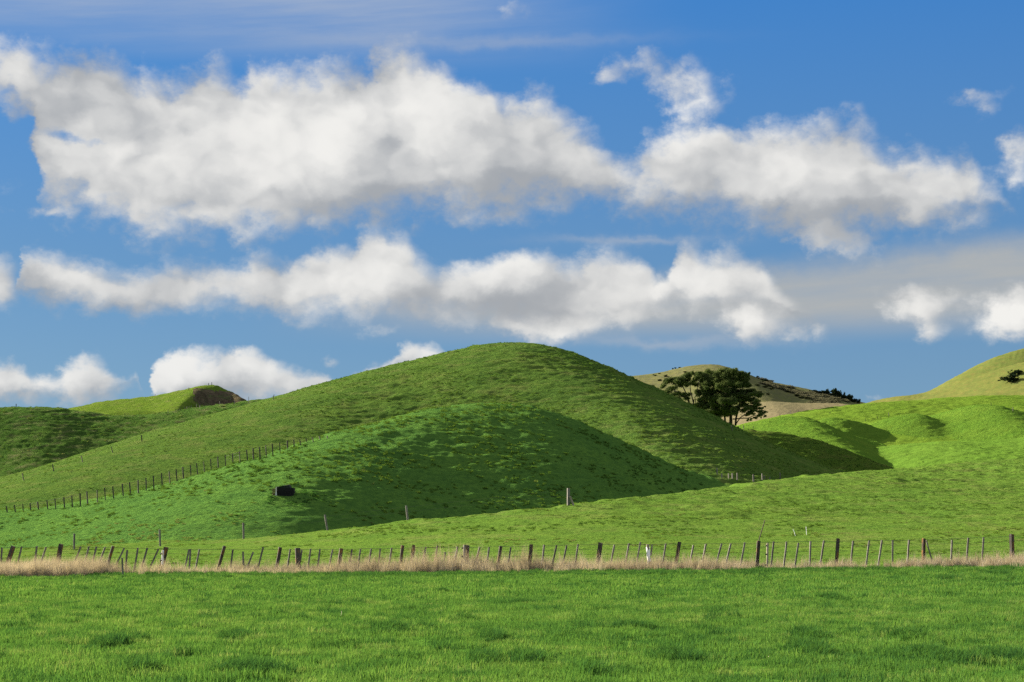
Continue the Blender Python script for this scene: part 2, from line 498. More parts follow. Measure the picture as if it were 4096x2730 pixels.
RIDGES = [
    Ridge('small_hill', [(-260, 1190, 164, .22), (0, 1173, 164, .22), (130, 1163, 164, .22), (300, 1131, 165, .22), (450, 1094, 166, .23), (600, 1052, 168, .25),
                         (750, 1003, 172, .29), (900, 960, 178, .36), (1020, 936, 183, .41), (1150, 925, 187, .43), (1250, 938, 189, .41), (1350, 975, 190, .38),
                         (1450, 1024, 191, .36), (1550, 1071, 191, .35), (1650, 1108, 191, .35), (1760, 1145, 192, .4), (1900, 1190, 188, .4)], 0.30, 0.42, 10, 2.0),
    Ridge('main_hill', [(-420, 1190, 235, .17), (-200, 1152, 240, .17), (0, 1109, 248, .17), (100, 1088, 252, .18), (250, 1035, 258, .20), (400, 985, 262, .22),
                        (560, 938, 266, .26), (650, 912, 268, .29), (760, 880, 270, .32), (900, 842, 272, .40), (1000, 818, 272, .46), (1080, 797, 272, .50),
                        (1150, 787, 271, .52), (1215, 786, 270, .54), (1290, 802, 270, .46), (1400, 850, 269, .32), (1500, 896, 268, .27), (1600, 945, 267, .24),
                        (1700, 1000, 266, .23), (1800, 1045, 265, .22), (1900, 1079, 264, .26), (2000, 1112, 263, .24), (2100, 1150, 262, .24)], 0.38, 0.40, 24, 4.0),
    Ridge('left_hill', [(-700, 925, 430, .75), (-200, 935, 430, .75), (0, 936, 424, .72), (75, 935, 424, .66), (153, 940, 424, .56), (188, 945, 424), (242, 953, 424), (296, 955, 424),
                        (349, 952, 424), (390, 947, 424), (430, 941, 424), (484, 933, 424), (537, 928, 424), (572, 921, 424), (632, 919, 424), (760, 925, 424), (900, 980, 424)], 0.52, 0.25, 10, 3.0),
    Ridge('knoll', [(20, 980, 560), (156, 941, 560), (188, 934, 560), (228, 926, 560), (269, 920, 560), (322, 914, 560), (376, 907, 560), (430, 896, 560), (472, 887, 560), (486, 886, 560, .34),
                    (497, 885, 559, .7), (510, 890, 558, 1.25), (532, 902, 556, 1.3), (553, 913, 550, 1.0), (567, 921, 548, .7), (600, 945, 545), (640, 985, 540)], 0.30, 0.35, 10, 1.2),
    Ridge('knoll', [(190, 965, 505), (225, 953, 504), (245, 946, 503), (300, 944, 502), (350, 945, 500), (400, 947, 498), (430, 951, 496), (470, 965, 494), (520, 985, 492)], 0.55, 0.10, 2, 1.0),
    Ridge('grassy_spur', [(1480, 1010, 282), (1600, 988, 282), (1690, 987, 282), (1750, 990, 282), (1840, 1003, 282), (1900, 1020, 282), (1980, 1048, 282), (2065, 1085, 282), (2140, 1125, 282), (2240, 1180, 282)], 0.50, 0.36, 1.6, 0.8),
    Ridge('near_right_hill', [(1800, 1110, 346), (1900, 1062, 346), (1977, 1035, 346), (2050, 1024, 346), (2124, 1015, 346), (2200, 1015, 346), (2280, 1012, 346), (2353, 1004, 346), (2600, 975, 346), (3000, 960, 346)], 0.16, 0.20, 14, 3.0),
    Ridge('folded_hill', [(1683.3, 984.7, 362), (1750.2, 965.9, 362), (1803.7, 956.6, 362), (1835.8, 955.2, 362), (1857.2, 959.0, 362), (1884.0, 969.9, 362), (1937.5, 992.7, 362), (1991.0, 1008.7, 362), (2023.1, 1018.1, 362), (2044.5, 1028.8, 362), (2063.3, 1046.2, 362), (2082.0, 1073.0, 362), (2124.8, 1115.8, 362)], 0.21, 0.34, 4, 1.5),
    Ridge('folded_hill', [(1843.9, 984.7, 385), (1873.3, 968.6, 385), (1894.7, 961.1, 385), (1918.8, 957.9, 385), (1950.9, 963.2, 385), (1991.0, 974.5, 385), (2017.8, 983.8, 385), (2039.2, 994.0, 385), (2053.9, 1008.7, 385), (2065.9, 1030.1, 385), (2079.3, 1059.6, 385), (2098.0, 1102.4, 385)], 0.50, 0.24, 4, 1.0),
    Ridge('folded_hill', [(1977.6, 990.0, 394), (2017.8, 968.6, 394), (2057.9, 956.6, 394), (2098.0, 949.9, 394), (2124.8, 954.7, 394), (2151.6, 965.4, 394), (2178.3, 976.1, 394), (2202.4, 988.7, 394), (2221.1, 1006.1, 394), (2237.2, 1030.1, 394), (2258.6, 1064.9, 394)], 0.44, 0.24, 6, 1.2),
    Ridge('folded_hill', [(2080, 975, 404), (2160, 950, 404), (2220, 932, 404), (2253, 927, 404), (2300, 938, 404), (2353, 954, 404), (2420, 985, 404), (2500, 1020, 404)], 0.30, 0.30, 14, 2.0),
    Ridge('right_hill', [(1520, 1040, 425), (1600, 1010, 425), (1680, 983, 425), (1740, 967, 426), (1850, 945, 430), (1980, 928, 436), (2100, 919, 442), (2200, 912, 446), (2280, 908, 448), (2353, 909, 450), (2600, 905, 450), (3000, 920, 450)], 0.22, 0.25, 6, 3.0),
    Ridge('tawny_hill', [(1500, 985, 1000), (1640, 955, 1000), (1700, 936, 1000), (1761, 922, 1000), (1800, 924, 1000), (1830, 927, 1000), (1895, 926, 1000), (1935, 928, 1000), (1958, 933, 1000), (2010, 955, 1000), (2100, 990, 1000)], 0.30, 0.30, 25, 4.0),
    Ridge('brown_hill', [(1200, 930, 1300), (1340, 892, 1300), (1425, 868, 1300), (1480, 861, 1300), (1531, 853, 1300), (1572, 843, 1300), (1633, 837, 1300), (1653, 840, 1300), (1684, 850, 1300),
                         (1715, 862, 1300), (1753, 876, 1300), (1792, 883, 1300), (1843, 893, 1300), (1895, 904, 1300), (1946, 918, 1300), (1979, 927, 1300), (2060, 945, 1300), (2200, 985, 1300)], 0.20, 0.30, 20, 5.0),
    Ridge('bracken_hill', [(1930, 960, 900), (1977, 929, 890), (2018, 919, 880), (2058, 912, 870), (2119, 907, 860), (2146, 894, 855), (2192, 867, 850), (2232, 846, 848), (2258, 831, 846), (2299, 815, 844), (2353, 800, 842), (2500, 775, 840), (2800, 760, 840), (3200, 800, 840)], 0.62, 0.30, 18, 4.0),
    Ridge('bracken_hill', [(2080, 925, 800), (2119, 912, 795), (2160, 900, 790), (2210, 878, 785), (2258, 860, 780), (2315, 841, 775), (2353, 830, 772), (2500, 815, 770), (2800, 830, 770)], 0.26, 0.30, 8, 3.0),
    Ridge('bracken_hill', [(2120, 940, 740), (2190, 920, 735), (2232, 911, 730), (2290, 896, 725), (2353, 879, 720), (2500, 850, 715), (2800, 840, 710)], 0.24, 0.30, 8, 3.0),
]
HILLS = ['paddock', 'pasture_slope'] + list(dict.fromkeys(r.name for r in RIDGES)) + ['earth_bank']

# the pasture slope between the front fence and the hills
_B = np.array([(-300, 1264, 128), (0, 1259, 126), (180, 1253, 125), (370, 1246, 124), (560, 1234, 122), (750, 1216, 120), (940, 1196, 119), (1117, 1176, 119),
               (1310, 1158, 122), (1560, 1130, 140), (1700, 1113, 158), (1900, 1087, 190), (2065, 1075, 215), (2200, 1062, 228), (2353, 1050, 238), (2600, 1035, 250), (3000, 1020, 260)], float)
_dx, _dz = rays(_B[:, 0] * K, _B[:, 1] * K)
_bx, _bh, _by = _dx * _B[:, 2], CAMZ + _dz * _B[:, 2], _B[:, 2]
_g = np.linspace(_bx[0], _bx[-1], 800)
_gh, _gy = pchip(_bx, _bh, _g), pchip(_bx, _by, _g)
_k = np.exp(-0.5 * (np.arange(-45, 46) / 15.0) ** 2); _k /= _k.sum()
_gh = np.convolve(np.pad(_gh, 45, 'edge'), _k, 'valid')
_gy = np.convolve(np.pad(_gy, 45, 'edge'), _k, 'valid')


def fence_rise(x):
    return np.interp(x, [-60, -24, -12, 0, 12, 24, 60], [-0.12, -0.10, -0.05, 0.02, 0.14, 0.30, 0.42])


FENCE_Y = 80.0


def land(x, y, detail=True, want_id=False):
    x = np.asarray(x, float); y = np.asarray(y, float)
    x, y = np.broadcast_arrays(x, y)
    plain = fence_rise(x) * sst(y, 40, 78)
    H, Yr = np.interp(x, _g, _gh), np.interp(x, _g, _gy)
    z0 = fence_rise(x)
    s = np.clip((y - FENCE_Y - 1.5) / (Yr - FENCE_Y - 1.5), 0, None)
    ramp = z0 + (H - z0) * np.where(s < 1, s ** 1.12, 1 + 1.12 * (s - 1) - 2.2 * np.minimum(s - 1, 0.25) ** 2 * 4)
    fall = H + 1.0 - 0.05 * (y - Yr)
    crest = -np.logaddexp(-ramp / 0.35, -(H + 0.28 - np.maximum(y - Yr, 0) * 0.055) / 0.35) * 0.35
    floor_ = np.interp(y, [0, 100, 200, 300, 500, 1000, 2000, 6000], [-3, -1.0, 2.0, 5.0, 6, 14, 20, 20])
    slope = np.where(y < FENCE_Y + 1.5, plain, np.maximum(crest, floor_))
    Zs = [slope] + [r(x, y) for r in RIDGES]
    T = np.clip(0.22 + (y - 100) * 0.0008, 0.22, 1.0)
    Zs = np.stack(Zs)
    mx = Zs.max(0)
    z = mx + T * np.log(np.exp((Zs - mx) / T).sum(0)) - T * 0.0
    ids = Zs.argmax(0)
    if detail:
        far = sst(y, 84, 120)
        z = z + far * (0.40 * fbm(x / 34.0, y / 34.0, 3, 1) * np.clip((y - 80) / 160, 0, 1.6) + 0.30 * fbm(x / 7.0, y / 9.0, 3, 2))
        # stock tracks and clumps on the steeper ground
        e = 0.6
        st = sst(mx - floor_, 1.0, 6.0) * far * np.where(y < 330, 0.25 + 0.75 * sst(x, -44, -6), 1.0)   # the gentle left flank is smoother
        warp = fbm(x / 9.0, y / 9.0, 3, 3)
        trk = np.sin(2 * math.pi * (z / 0.62 + 1.6 * warp))
        z = z + st * (0.012 + 0.075 * np.clip(fbm(x / 24.0, y / 24.0, 3, 0) * 3 - 0.2, 0, 1)) * trk
        z = z + (0.30 * far * st + 0.09 * far + 0.05) * fbm(x / 1.9, y / 1.2, 4, 0, 0.6)
        z = z + 0.05 * (1 - far) * fbm(x / 2.6, y / 2.6, 2, 2)
        # little steps that follow the contours
        z = z + np.where(y < 215, 0.52, 0.48) * st * np.clip(0.9 + 2.0 * fbm(x / 18.0, y / 18.0, 2, 2), 0.25, 1.6) * fbm((x + 0.35 * y) / 2.6 + 0.8 * warp, mx / 0.37 + 0.5 * warp, 3, 2, 0.6)
        # eroded bank on the knoll
    if want_id:
        return z, ids
    return z


def hit(u, v, y0=20.0, y1=1600.0):
    """where the sight line through a photo pixel meets the land"""
    dx, dz = rays(u, v)
    y = np.concatenate([np.arange(y0, 500, 0.25), np.arange(500, y1, 1.0)])
    g = land(dx * y, y, False) - (CAMZ + dz * y)
    k = np.argmax(g >= 0)
    if g[k] < 0:
        k = int(np.argmax(g))
        return float(dx * y[k]), float(y[k]), float(land(dx * y[k], y[k]))
    return float(dx * y[k]), float(y[k]), float(land(dx * y[k], y[k]))


# ------------------------------------------------------------------ materials
def new_mat(name):
    m = bpy.data.materials.new(name)
    m.use_nodes = True
    nt = m.node_tree
    for n in list(nt.nodes):
        nt.nodes.remove(n)
    out = nt.nodes.new('ShaderNodeOutputMaterial')
    return m, nt, out


def nnoise(nt, vecs, scale, detail=3.0, rough=0.55, dist=0.0):
    n = nt.nodes.new('ShaderNodeTexNoise')
    n.inputs['Scale'].default_value = scale
    n.inputs['Detail'].default_value = detail
    n.inputs['Roughness'].default_value = rough
    n.inputs['Distortion'].default_value = dist
    if vecs is not None:
        nt.links.new(vecs, n.inputs['Vector'])
    return n.outputs['Fac']


def nramp(nt, fac, stops, interp='LINEAR'):
    n = nt.nodes.new('ShaderNodeValToRGB')
    cr = n.color_ramp
    cr.interpolation = interp
    cr.elements[0].position, cr.elements[0].color = stops[0][0], (*stops[0][1], 1)
    cr.elements[1].position, cr.elements[1].color = stops[-1][0], (*stops[-1][1], 1)
    for p, c in stops[1:-1]:
        e = cr.elements.new(p); e.color = (*c, 1)
    nt.links.new(fac, n.inputs[0])
    return n.outputs[0]


def nmix(nt, f, a, b, mode='MIX'):
    n = nt.nodes.new('ShaderNodeMix')
    n.data_type = 'RGBA'; n.blend_type = mode
    for i, q in ((0, f), (6, a), (7, b)):
        if isinstance(q, (int, float)):
            n.inputs[i].default_value = q
        elif isinstance(q, tuple):
            n.inputs[i].default_value = (*q, 1)
        else:
            nt.links.new(q, n.inputs[i])
    return n.outputs[2]


def nmap(nt, vecs, scale):
    n = nt.nodes.new('ShaderNodeMapping')
    n.inputs['Scale'].default_value = scale
    nt.links.new(vecs, n.inputs['Vector'])
    return n.outputs[0]


def nmath(nt, op, a, b=None, clamp=False):
    n = nt.nodes.new('ShaderNodeMath'); n.operation = op; n.use_clamp = clamp
    for i, q in enumerate((a, b)):
        if q is None:
            continue
        if isinstance(q, (int, float)):
            n.inputs[i].default_value = q
        else:
            nt.links.new(q, n.inputs[i])
    return n.outputs[0]


def turf(c):
    return (c[0] * 0.76 * ALB, c[1] * 0.645 * ALB, c[2] * 0.92 * ALB)


def pasture_mat(name, dark, mid, light, dry=(0.20, 0.16, 0.07), dryness=0.0, patch=0.12, clump=1.6, bump=0.35, clump_amt=0.5):
    """short grazed turf seen from afar: patches, clumps, a little dead grass"""
    dark, mid, light = turf(dark), turf(mid), turf(light)
    m, nt, out = new_mat(name)
    geo = nt.nodes.new('ShaderNodeNewGeometry')
    P = geo.outputs['Position']
    big = nnoise(nt, P, patch, 4.0, 0.6)
    stripe = nnoise(nt, nmap(nt, P, (1.0, 1.0, 4.5)), clump * 1.1, 5.0, 0.7)
    midn = nnoise(nt, nmap(nt, P, (1, 0.8, 2.2)), clump, 5.0, 0.65)
    fine = nnoise(nt, P, 6.0, 4.0, 0.7)
    c = nramp(nt, big, ((0.32, mid), (0.66, light)))
    f = nramp(nt, midn, ((0.40, (1, 1, 1)), (0.56, (0, 0, 0))))
    c = nmix(nt, nmath(nt, 'MULTIPLY', f, clump_amt), c, dark)
    c = nmix(nt, nmath(nt, 'MULTIPLY', nramp(nt, fine, ((0.45, (0, 0, 0)), (0.75, (1, 1, 1)))), 0.35), c, light)
    c = nmix(nt, nmath(nt, 'MULTIPLY', nramp(nt, stripe, ((0.42, (1, 1, 1)), (0.54, (0, 0, 0)))), clump_amt * 0.6), c, dark)
    if dryness > 0:
        d = nnoise(nt, nmap(nt, P, (0.5, 0.5, 1.6)), 0.55, 6.0, 0.7)
        d = nramp(nt, d, ((0.50, (0, 0, 0)), (0.66, (1, 1, 1))))
        c = nmix(nt, nmath(nt, 'MULTIPLY', d, dryness), c, tuple(q * ALB for q in dry))
    b = nt.nodes.new('ShaderNodeBump')
    b.inputs['Strength'].default_value = bump
    b.inputs['Distance'].default_value = 0.9
    nt.links.new(nmath(nt, 'ADD', nmath(nt, 'ADD', nmath(nt, 'MULTIPLY', midn, 0.9), nmath(nt, 'MULTIPLY', stripe, 0.9)), nmath(nt, 'MULTIPLY', fine, 0.35)), b.inputs['Height'])
    s = nt.nodes.new('ShaderNodeBsdfDiffuse')
    nt.links.new(c, s.inputs['Color']); nt.links.new(b.outputs[0], s.inputs['Normal'])
    nt.links.new(s.outputs[0], out.inputs['Surface'])
    return m


G_DARK, G_MID, G_LIGHT = (0.050, 0.155, 0.022), (0.085, 0.235, 0.024), (0.130, 0.290, 0.026)
MATS = {
    'paddock': pasture_mat('paddock turf', (0.05, 0.16, 0.02), (0.075, 0.23, 0.022), (0.11, 0.27, 0.025)),
    'pasture_slope': pasture_mat('slope turf', (0.065, 0.17, 0.022), (0.115, 0.255, 0.026), (0.148, 0.29, 0.03), dry=(0.17, 0.165, 0.06), dryness=0.35, clump_amt=0.4),
    'small_hill': pasture_mat('small hill turf', (0.055, 0.165, 0.028), (0.099, 0.256, 0.035), (0.140, 0.325, 0.039), bump=0.6, clump_amt=0.6),
    'main_hill': pasture_mat('main hill turf', (0.056, 0.138, 0.024), (0.090, 0.202, 0.025), (0.130, 0.255, 0.030), dry=(0.17, 0.17, 0.06), dryness=0.35, bump=0.6, clump_amt=0.55),
    'left_hill': pasture_mat('left hill turf', (0.060, 0.168, 0.027), (0.096, 0.234, 0.030), (0.132, 0.276, 0.035), dry=(0.26, 0.23, 0.12), dryness=0.45, bump=1.0),
    'knoll': pasture_mat('knoll turf', (0.06, 0.15, 0.02), (0.13, 0.26, 0.02), (0.17, 0.29, 0.025), dry=(0.22, 0.2, 0.09), dryness=0.3, bump=0.5),
    'earth_bank': pasture_mat('eroded earth', (0.05, 0.052, 0.025), (0.105, 0.105, 0.045), (0.22, 0.20, 0.09), dry=(0.07, 0.13, 0.03), dryness=0.6, patch=0.15, clump=0.5, bump=0.8, clump_amt=0.6),
    'grassy_spur': pasture_mat('right spur turf', (0.066, 0.172, 0.023), (0.132, 0.276, 0.026), (0.176, 0.322, 0.031), dry=(0.18, 0.16, 0.06), dryness=0.4, bump=1.0, clump_amt=0.6),
    'near_right_hill': pasture_mat('bright turf', (0.077, 0.204, 0.025), (0.129, 0.291, 0.025), (0.155, 0.32, 0.03), clump_amt=0.3, bump=0.3),
    'folded_hill': pasture_mat('folded turf', (0.06, 0.175, 0.022), (0.12, 0.281, 0.022), (0.163, 0.32, 0.027), clump_amt=0.4, bump=0.6),
    'right_hill': pasture_mat('ridge turf', (0.086, 0.213, 0.022), (0.146, 0.301, 0.022), (0.181, 0.33, 0.027), clump_amt=0.3, bump=0.3),
    'tawny_hill': pasture_mat('tawny turf', (0.15, 0.17, 0.06), (0.24, 0.265, 0.095), (0.29, 0.285, 0.115), patch=0.02, clump=0.3, bump=0.3, clump_amt=0.4),
    'brown_hill': pasture_mat('brown turf', (0.09, 0.12, 0.045), (0.155, 0.212, 0.05), (0.215, 0.25, 0.065), dry=(0.12, 0.105, 0.085), dryness=0.7, patch=0.012, clump=0.16, bump=0.4, clump_amt=0.55),
    'bracken_hill': pasture_mat('bracken turf', (0.085, 0.145, 0.03), (0.14, 0.21, 0.036), (0.19, 0.24, 0.045), dry=(0.17, 0.125, 0.045), dryness=0.45, patch=0.02, clump=0.2, bump=0.3, clump_amt=0.4),
}


# ------------------------------------------------------------------ terrain mesh
def mesh_from(name, co, quads, mat, smooth=True):
    me = bpy.data.meshes.new(name)
    n = len(quads)
    me.vertices.add(len(co)); me.vertices.foreach_set('co', np.ascontiguousarray(co, np.float32).ravel())
    me.loops.add(n * 4); me.loops.foreach_set('vertex_index', np.ascontiguousarray(quads, np.int32).ravel())
    me.polygons.add(n)
    me.polygons.foreach_set('loop_start', np.arange(0, n * 4, 4, dtype=np.int32))
    me.polygons.foreach_set('use_smooth', np.full(n, smooth))
    me.update(calc_edges=True)
    me.materials.append(mat)
    return me


LABELS = {
    'paddock': 'flat green paddock in front of the long post fence',
    'pasture_slope': 'bright green pasture slope rising behind the post fence',
    'small_hill': 'small rounded green hill in front of the tallest hill',
    'main_hill': 'tallest rounded green hill with a dark right flank',
    'left_hill': 'low green hill with rough tussocks behind the left flank of the tallest hill',
    'knoll': 'grassy knoll with an eroded brown bank on its right',
    'earth_bank': 'eroded brown earth bank on the end of the knoll',
    'grassy_spur': 'dark pointed grassy spur right of the tallest hill',
    'near_right_hill': 'bright smooth green rise below the folded hill',
    'folded_hill': 'green hill with dark folded gullies and stock tracks',
    'right_hill': 'bright green ridge running right from the big dark trees',
    'tawny_hill': 'low tan hill under the brown hill',
    'brown_hill': 'distant brown hill behind the big dark trees',
    'bracken_hill': 'olive green hill with two dark shrubs at the right edge',
}


def build_land():
    rows = np.concatenate([np.arange(14, 84, 0.28), np.arange(84, 130, 0.26), np.arange(130, 300, 0.30), np.arange(300, 450, 0.55),
                           np.arange(450, 620, 1.0), np.arange(620, 960, 2.2), np.arange(960, 1400, 3.2), np.geomspace(1400, 7000, 30)])
    front = np.concatenate([-np.geomspace(400, 4, 22), np.arange(0, 14, 1.4)])
    rows = np.concatenate([front, rows])
    t_in = np.linspace(-1, 1, 620)
    t_out = np.geomspace(1.02, 3.4, 40)
    t = np.concatenate([-t_out[::-1], t_in, t_out])
    ww = 0.325 * np.maximum(rows, 14) + 3.0
    wfar = np.maximum(ww, 60.0)
    a = np.abs(t)[None, :]
    xx = np.where(a <= 1.0, t[None, :] * ww[:, None],
                  np.sign(t)[None, :] * (ww[:, None] + (a - 1) * (wfar[:, None] * 1.2)))
    yy = np.broadcast_to(rows[:, None], xx.shape).copy()
    z = np.empty_like(xx); ids = np.empty(xx.shape, int)
    for i in range(0, len(rows), 120):
        z[i:i + 120], ids[i:i + 120] = land(xx[i:i + 120], yy[i:i + 120], True, True)
    names = ['pasture_slope'] + [r.name for r in RIDGES]
    lut = np.array([HILLS.index(n) for n in names])
    hid = lut[ids]
    hid[(yy < FENCE_Y + 1.0)] = 0
    kn = (ids == 1 + next(i for i, r in enumerate(RIDGES) if r.name == 'knoll'))
    bank = kn & (xx > -103.2 + (49.0 - z) * 0.75 + 3.5 * fbm(xx / 3.0, z / 3.0, 2, 1)) & (z < 48.0 + 1.4 * fbm(xx / 2.0, yy / 2.0, 2, 0))
    hid[bank] = HILLS.index('earth_bank')
    nr, nc = xx.shape
    co = np.stack([xx, yy, z], -1).reshape(-1, 3)
    idx = np.arange(nr * nc).reshape(nr, nc)
    q = np.stack([idx[:-1, :-1], idx[:-1, 1:], idx[1:, 1:], idx[1:, :-1]], -1).reshape(-1, 4)
    fid = hid[:-1, :-1].reshape(-1)
    for k, name in enumerate(HILLS):
        f = q[fid == k]
        if not len(f):
            continue
        used, inv = np.unique(f, return_inverse=True)
        me = mesh_from(name, co[used], inv.reshape(-1, 4), MATS[name])
        o = bpy.data.objects.new(name, me)
        o['kind'] = 'structure'
        o['label'] = LABELS[name]
        COL.objects.link(o)


build_land()


# ------------------------------------------------------------------ small mesh helpers
def link(o, parent=None):
    COL.objects.link(o)
    if parent is not None:
        o.parent = parent
    return o


def tag(o, label, cat, group=None, kind=None):
    o['label'] = label
    o['category'] = cat
    if group:
        o['group'] = group
    if kind:
        o['kind'] = kind
    return o


def empty(name, loc=(0, 0, 0)):
    o = bpy.data.objects.new(name, None)
    o.location = loc
    o.empty_display_size = 0.3
    return link(o)


class MB:
    def __init__(self):
        self.v, self.f, self.c = [], [], []

    def ring_tube(self, pts, radii, n=8, cap=True, squash=1.0):
        pts = [Vector(p) for p in pts]
        base = len(self.v)
        for i, p in enumerate(pts):
            d = (pts[min(i + 1, len(pts) - 1)] - pts[max(i - 1, 0)]).normalized()
            a = d.cross(Vector((0.13, 1, 0.07)))
            if a.length < 1e-3:
                a = d.cross(Vector((1, 0, 0)))
            a.normalize(); b = d.cross(a)
            for k in range(n):
                t = 2 * math.pi * k / n
                self.v.append(p + (a * math.cos(t) + b * math.sin(t) * squash) * radii[i])
        for i in range(len(pts) - 1):
            for k in range(n):
                a0, a1 = base + i * n + k, base + i * n + (k + 1) % n
                self.f.append((a0, a1, a1 + n, a0 + n))
        if cap:
            self.f.append(tuple(base + k for k in reversed(range(n))))
            e = base + (len(pts) - 1) * n
            self.f.append(tuple(e + k for k in range(n)))

    def box(self, mn, mx, rot=None, jitter=0.0, taper=None):
        base = len(self.v)
        for z in (mn[2], mx[2]):
            for x, y in ((mn[0], mn[1]), (mx[0], mn[1]), (mx[0], mx[1]), (mn[0], mx[1])):
                p = Vector((x, y, z)) + Vector([random.uniform(-jitter, jitter) for _ in range(3)])
                self.v.append(rot @ p if rot is not None else p)
        for q in ((3, 2, 1, 0), (4, 5, 6, 7), (0, 1, 5, 4), (1, 2, 6, 5), (2, 3, 7, 6), (3, 0, 4, 7)):
            self.f.append(tuple(base + i for i in q))

    def build(self, name, mat, parent=None, smooth=False):
        me = bpy.data.meshes.new(name)
        me.from_pydata([tuple(p) for p in self.v], [], self.f)
        me.materials.append(mat)
        if smooth:
            me.polygons.foreach_set('use_smooth', np.full(len(me.polygons), True))
        o = bpy.data.objects.new(name, me)
        return link(o, parent)


def wood_mat(name, a, b, c, stain=None):
    a, b, c = (tuple(q * ALB for q in w_) for w_ in (a, b, c))
    m, nt, out = new_mat(name)
    tc = nt.nodes.new('ShaderNodeTexCoord')
    oi = nt.nodes.new('ShaderNodeObjectInfo')
    o = tc.outputs['Object']
    add = nt.nodes.new('ShaderNodeVectorMath'); add.operation = 'ADD'
    nt.links.new(o, add.inputs[0])
    cx = nt.nodes.new('ShaderNodeCombineXYZ')
    nt.links.new(nmath(nt, 'MULTIPLY', oi.outputs['Random'], 40.0), cx.inputs[0])
    nt.links.new(cx.outputs[0], add.inputs[1])
    v = add.outputs[0]
    g = nnoise(nt, nmap(nt, v, (40, 40, 2.2)), 1.0, 4.0, 0.6)
    big = nnoise(nt, nmap(nt, v, (5, 5, 1.8)), 1.0, 3.0, 0.6)
    col = nramp(nt, g, ((0.3, a), (0.5, b), (0.75, c)))
    col = nmix(nt, nmath(nt, 'MULTIPLY', nramp(nt, big, ((0.45, (0, 0, 0)), (0.7, (1, 1, 1)))), 0.6), col, a)
    if stain:
        col = nmix(nt, nramp(nt, nnoise(nt, nmap(nt, v, (7, 7, 3.0)), 1.0, 3.0), ((0.52, (0, 0, 0)), (0.62, (1, 1, 1)))), col, stain)
    var = nmath(nt, 'MULTIPLY_ADD' if False else 'MULTIPLY', oi.outputs['Random'], 0.5)
    hsv = nt.nodes.new('ShaderNodeHueSaturation')
    nt.links.new(nmath(nt, 'ADD', var, 0.75), hsv.inputs['Value'])
    nt.links.new(col, hsv.inputs['Color'])
    bs = nt.nodes.new('ShaderNodeBsdfPrincipled')
    bs.inputs['Roughness'].default_value = 0.9
    bs.inputs['Specular IOR Level'].default_value = 0.15
    nt.links.new(hsv.outputs[0], bs.inputs['Base Color'])
    bp = nt.nodes.new('ShaderNodeBump'); bp.inputs['Strength'].default_value = 0.6; bp.inputs['Distance'].default_value = 0.02
    nt.links.new(g, bp.inputs['Height']); nt.links.new(bp.outputs[0], bs.inputs['Normal'])
    nt.links.new(bs.outputs[0], out.inputs['Surface'])
    return m


def plain_mat(name, col, rough=0.7, var=0.25, scale=6.0, metal=0.0):
    m, nt, out = new_mat(name)
    tc = nt.nodes.new('ShaderNodeTexCoord')
    n = nnoise(nt, tc.outputs['Object'], scale, 4.0, 0.6)
    lo = tuple(x * (1 - var) for x in col); hi = tuple(min(1, x * (1 + var)) for x in col)
    bs = nt.nodes.new('ShaderNodeBsdfPrincipled')
    nt.links.new(nramp(nt, n, ((0.3, lo), (0.7, hi))), bs.inputs['Base Color'])
    bs.inputs['Roughness'].default_value = rough
    bs.inputs['Metallic'].default_value = metal
    bs.inputs['Specular IOR Level'].default_value = 0.25
    nt.links.new(bs.outputs[0], out.inputs['Surface'])
    return m


W_POST = wood_mat('dark weathered post', (0.030, 0.026, 0.022), (0.085, 0.072, 0.06), (0.17, 0.15, 0.125), (0.16, 0.085, 0.03))
W_BATTEN = wood_mat('grey batten', (0.09, 0.08, 0.07), (0.20, 0.185, 0.16), (0.34, 0.32, 0.29))
W_PALE = wood_mat('pale treated pole', (0.22, 0.19, 0.14), (0.42, 0.37, 0.28), (0.55, 0.50, 0.40))
W_WHITE = wood_mat('whitewashed post and lit edge', (0.55, 0.55, 0.53), (0.75, 0.75, 0.73), (0.82, 0.82, 0.80), (0.40, 0.30, 0.14))
W_HILL = wood_mat('hill post', (0.05, 0.045, 0.038), (0.11, 0.095, 0.08), (0.2, 0.18, 0.15))
RUST = plain_mat('rusty steel', (0.05, 0.035, 0.028), 0.8, 0.4, 14.0, 0.2)
BLACK = plain_mat('black plastic', (0.012, 0.012, 0.013), 0.5)
WHITE = plain_mat('white plastic', (0.78, 0.79, 0.80), 0.45, 0.08)
WIRE = plain_mat('rusted wire', (0.10, 0.09, 0.08), 0.8, 0.15, 3.0, 0.0)


# ------------------------------------------------------------------ fences
def at_depth(u, v, y):
    dx, dz = rays(u, v)
    return Vector((float(dx * y), y, float(CAMZ + dz * y)))


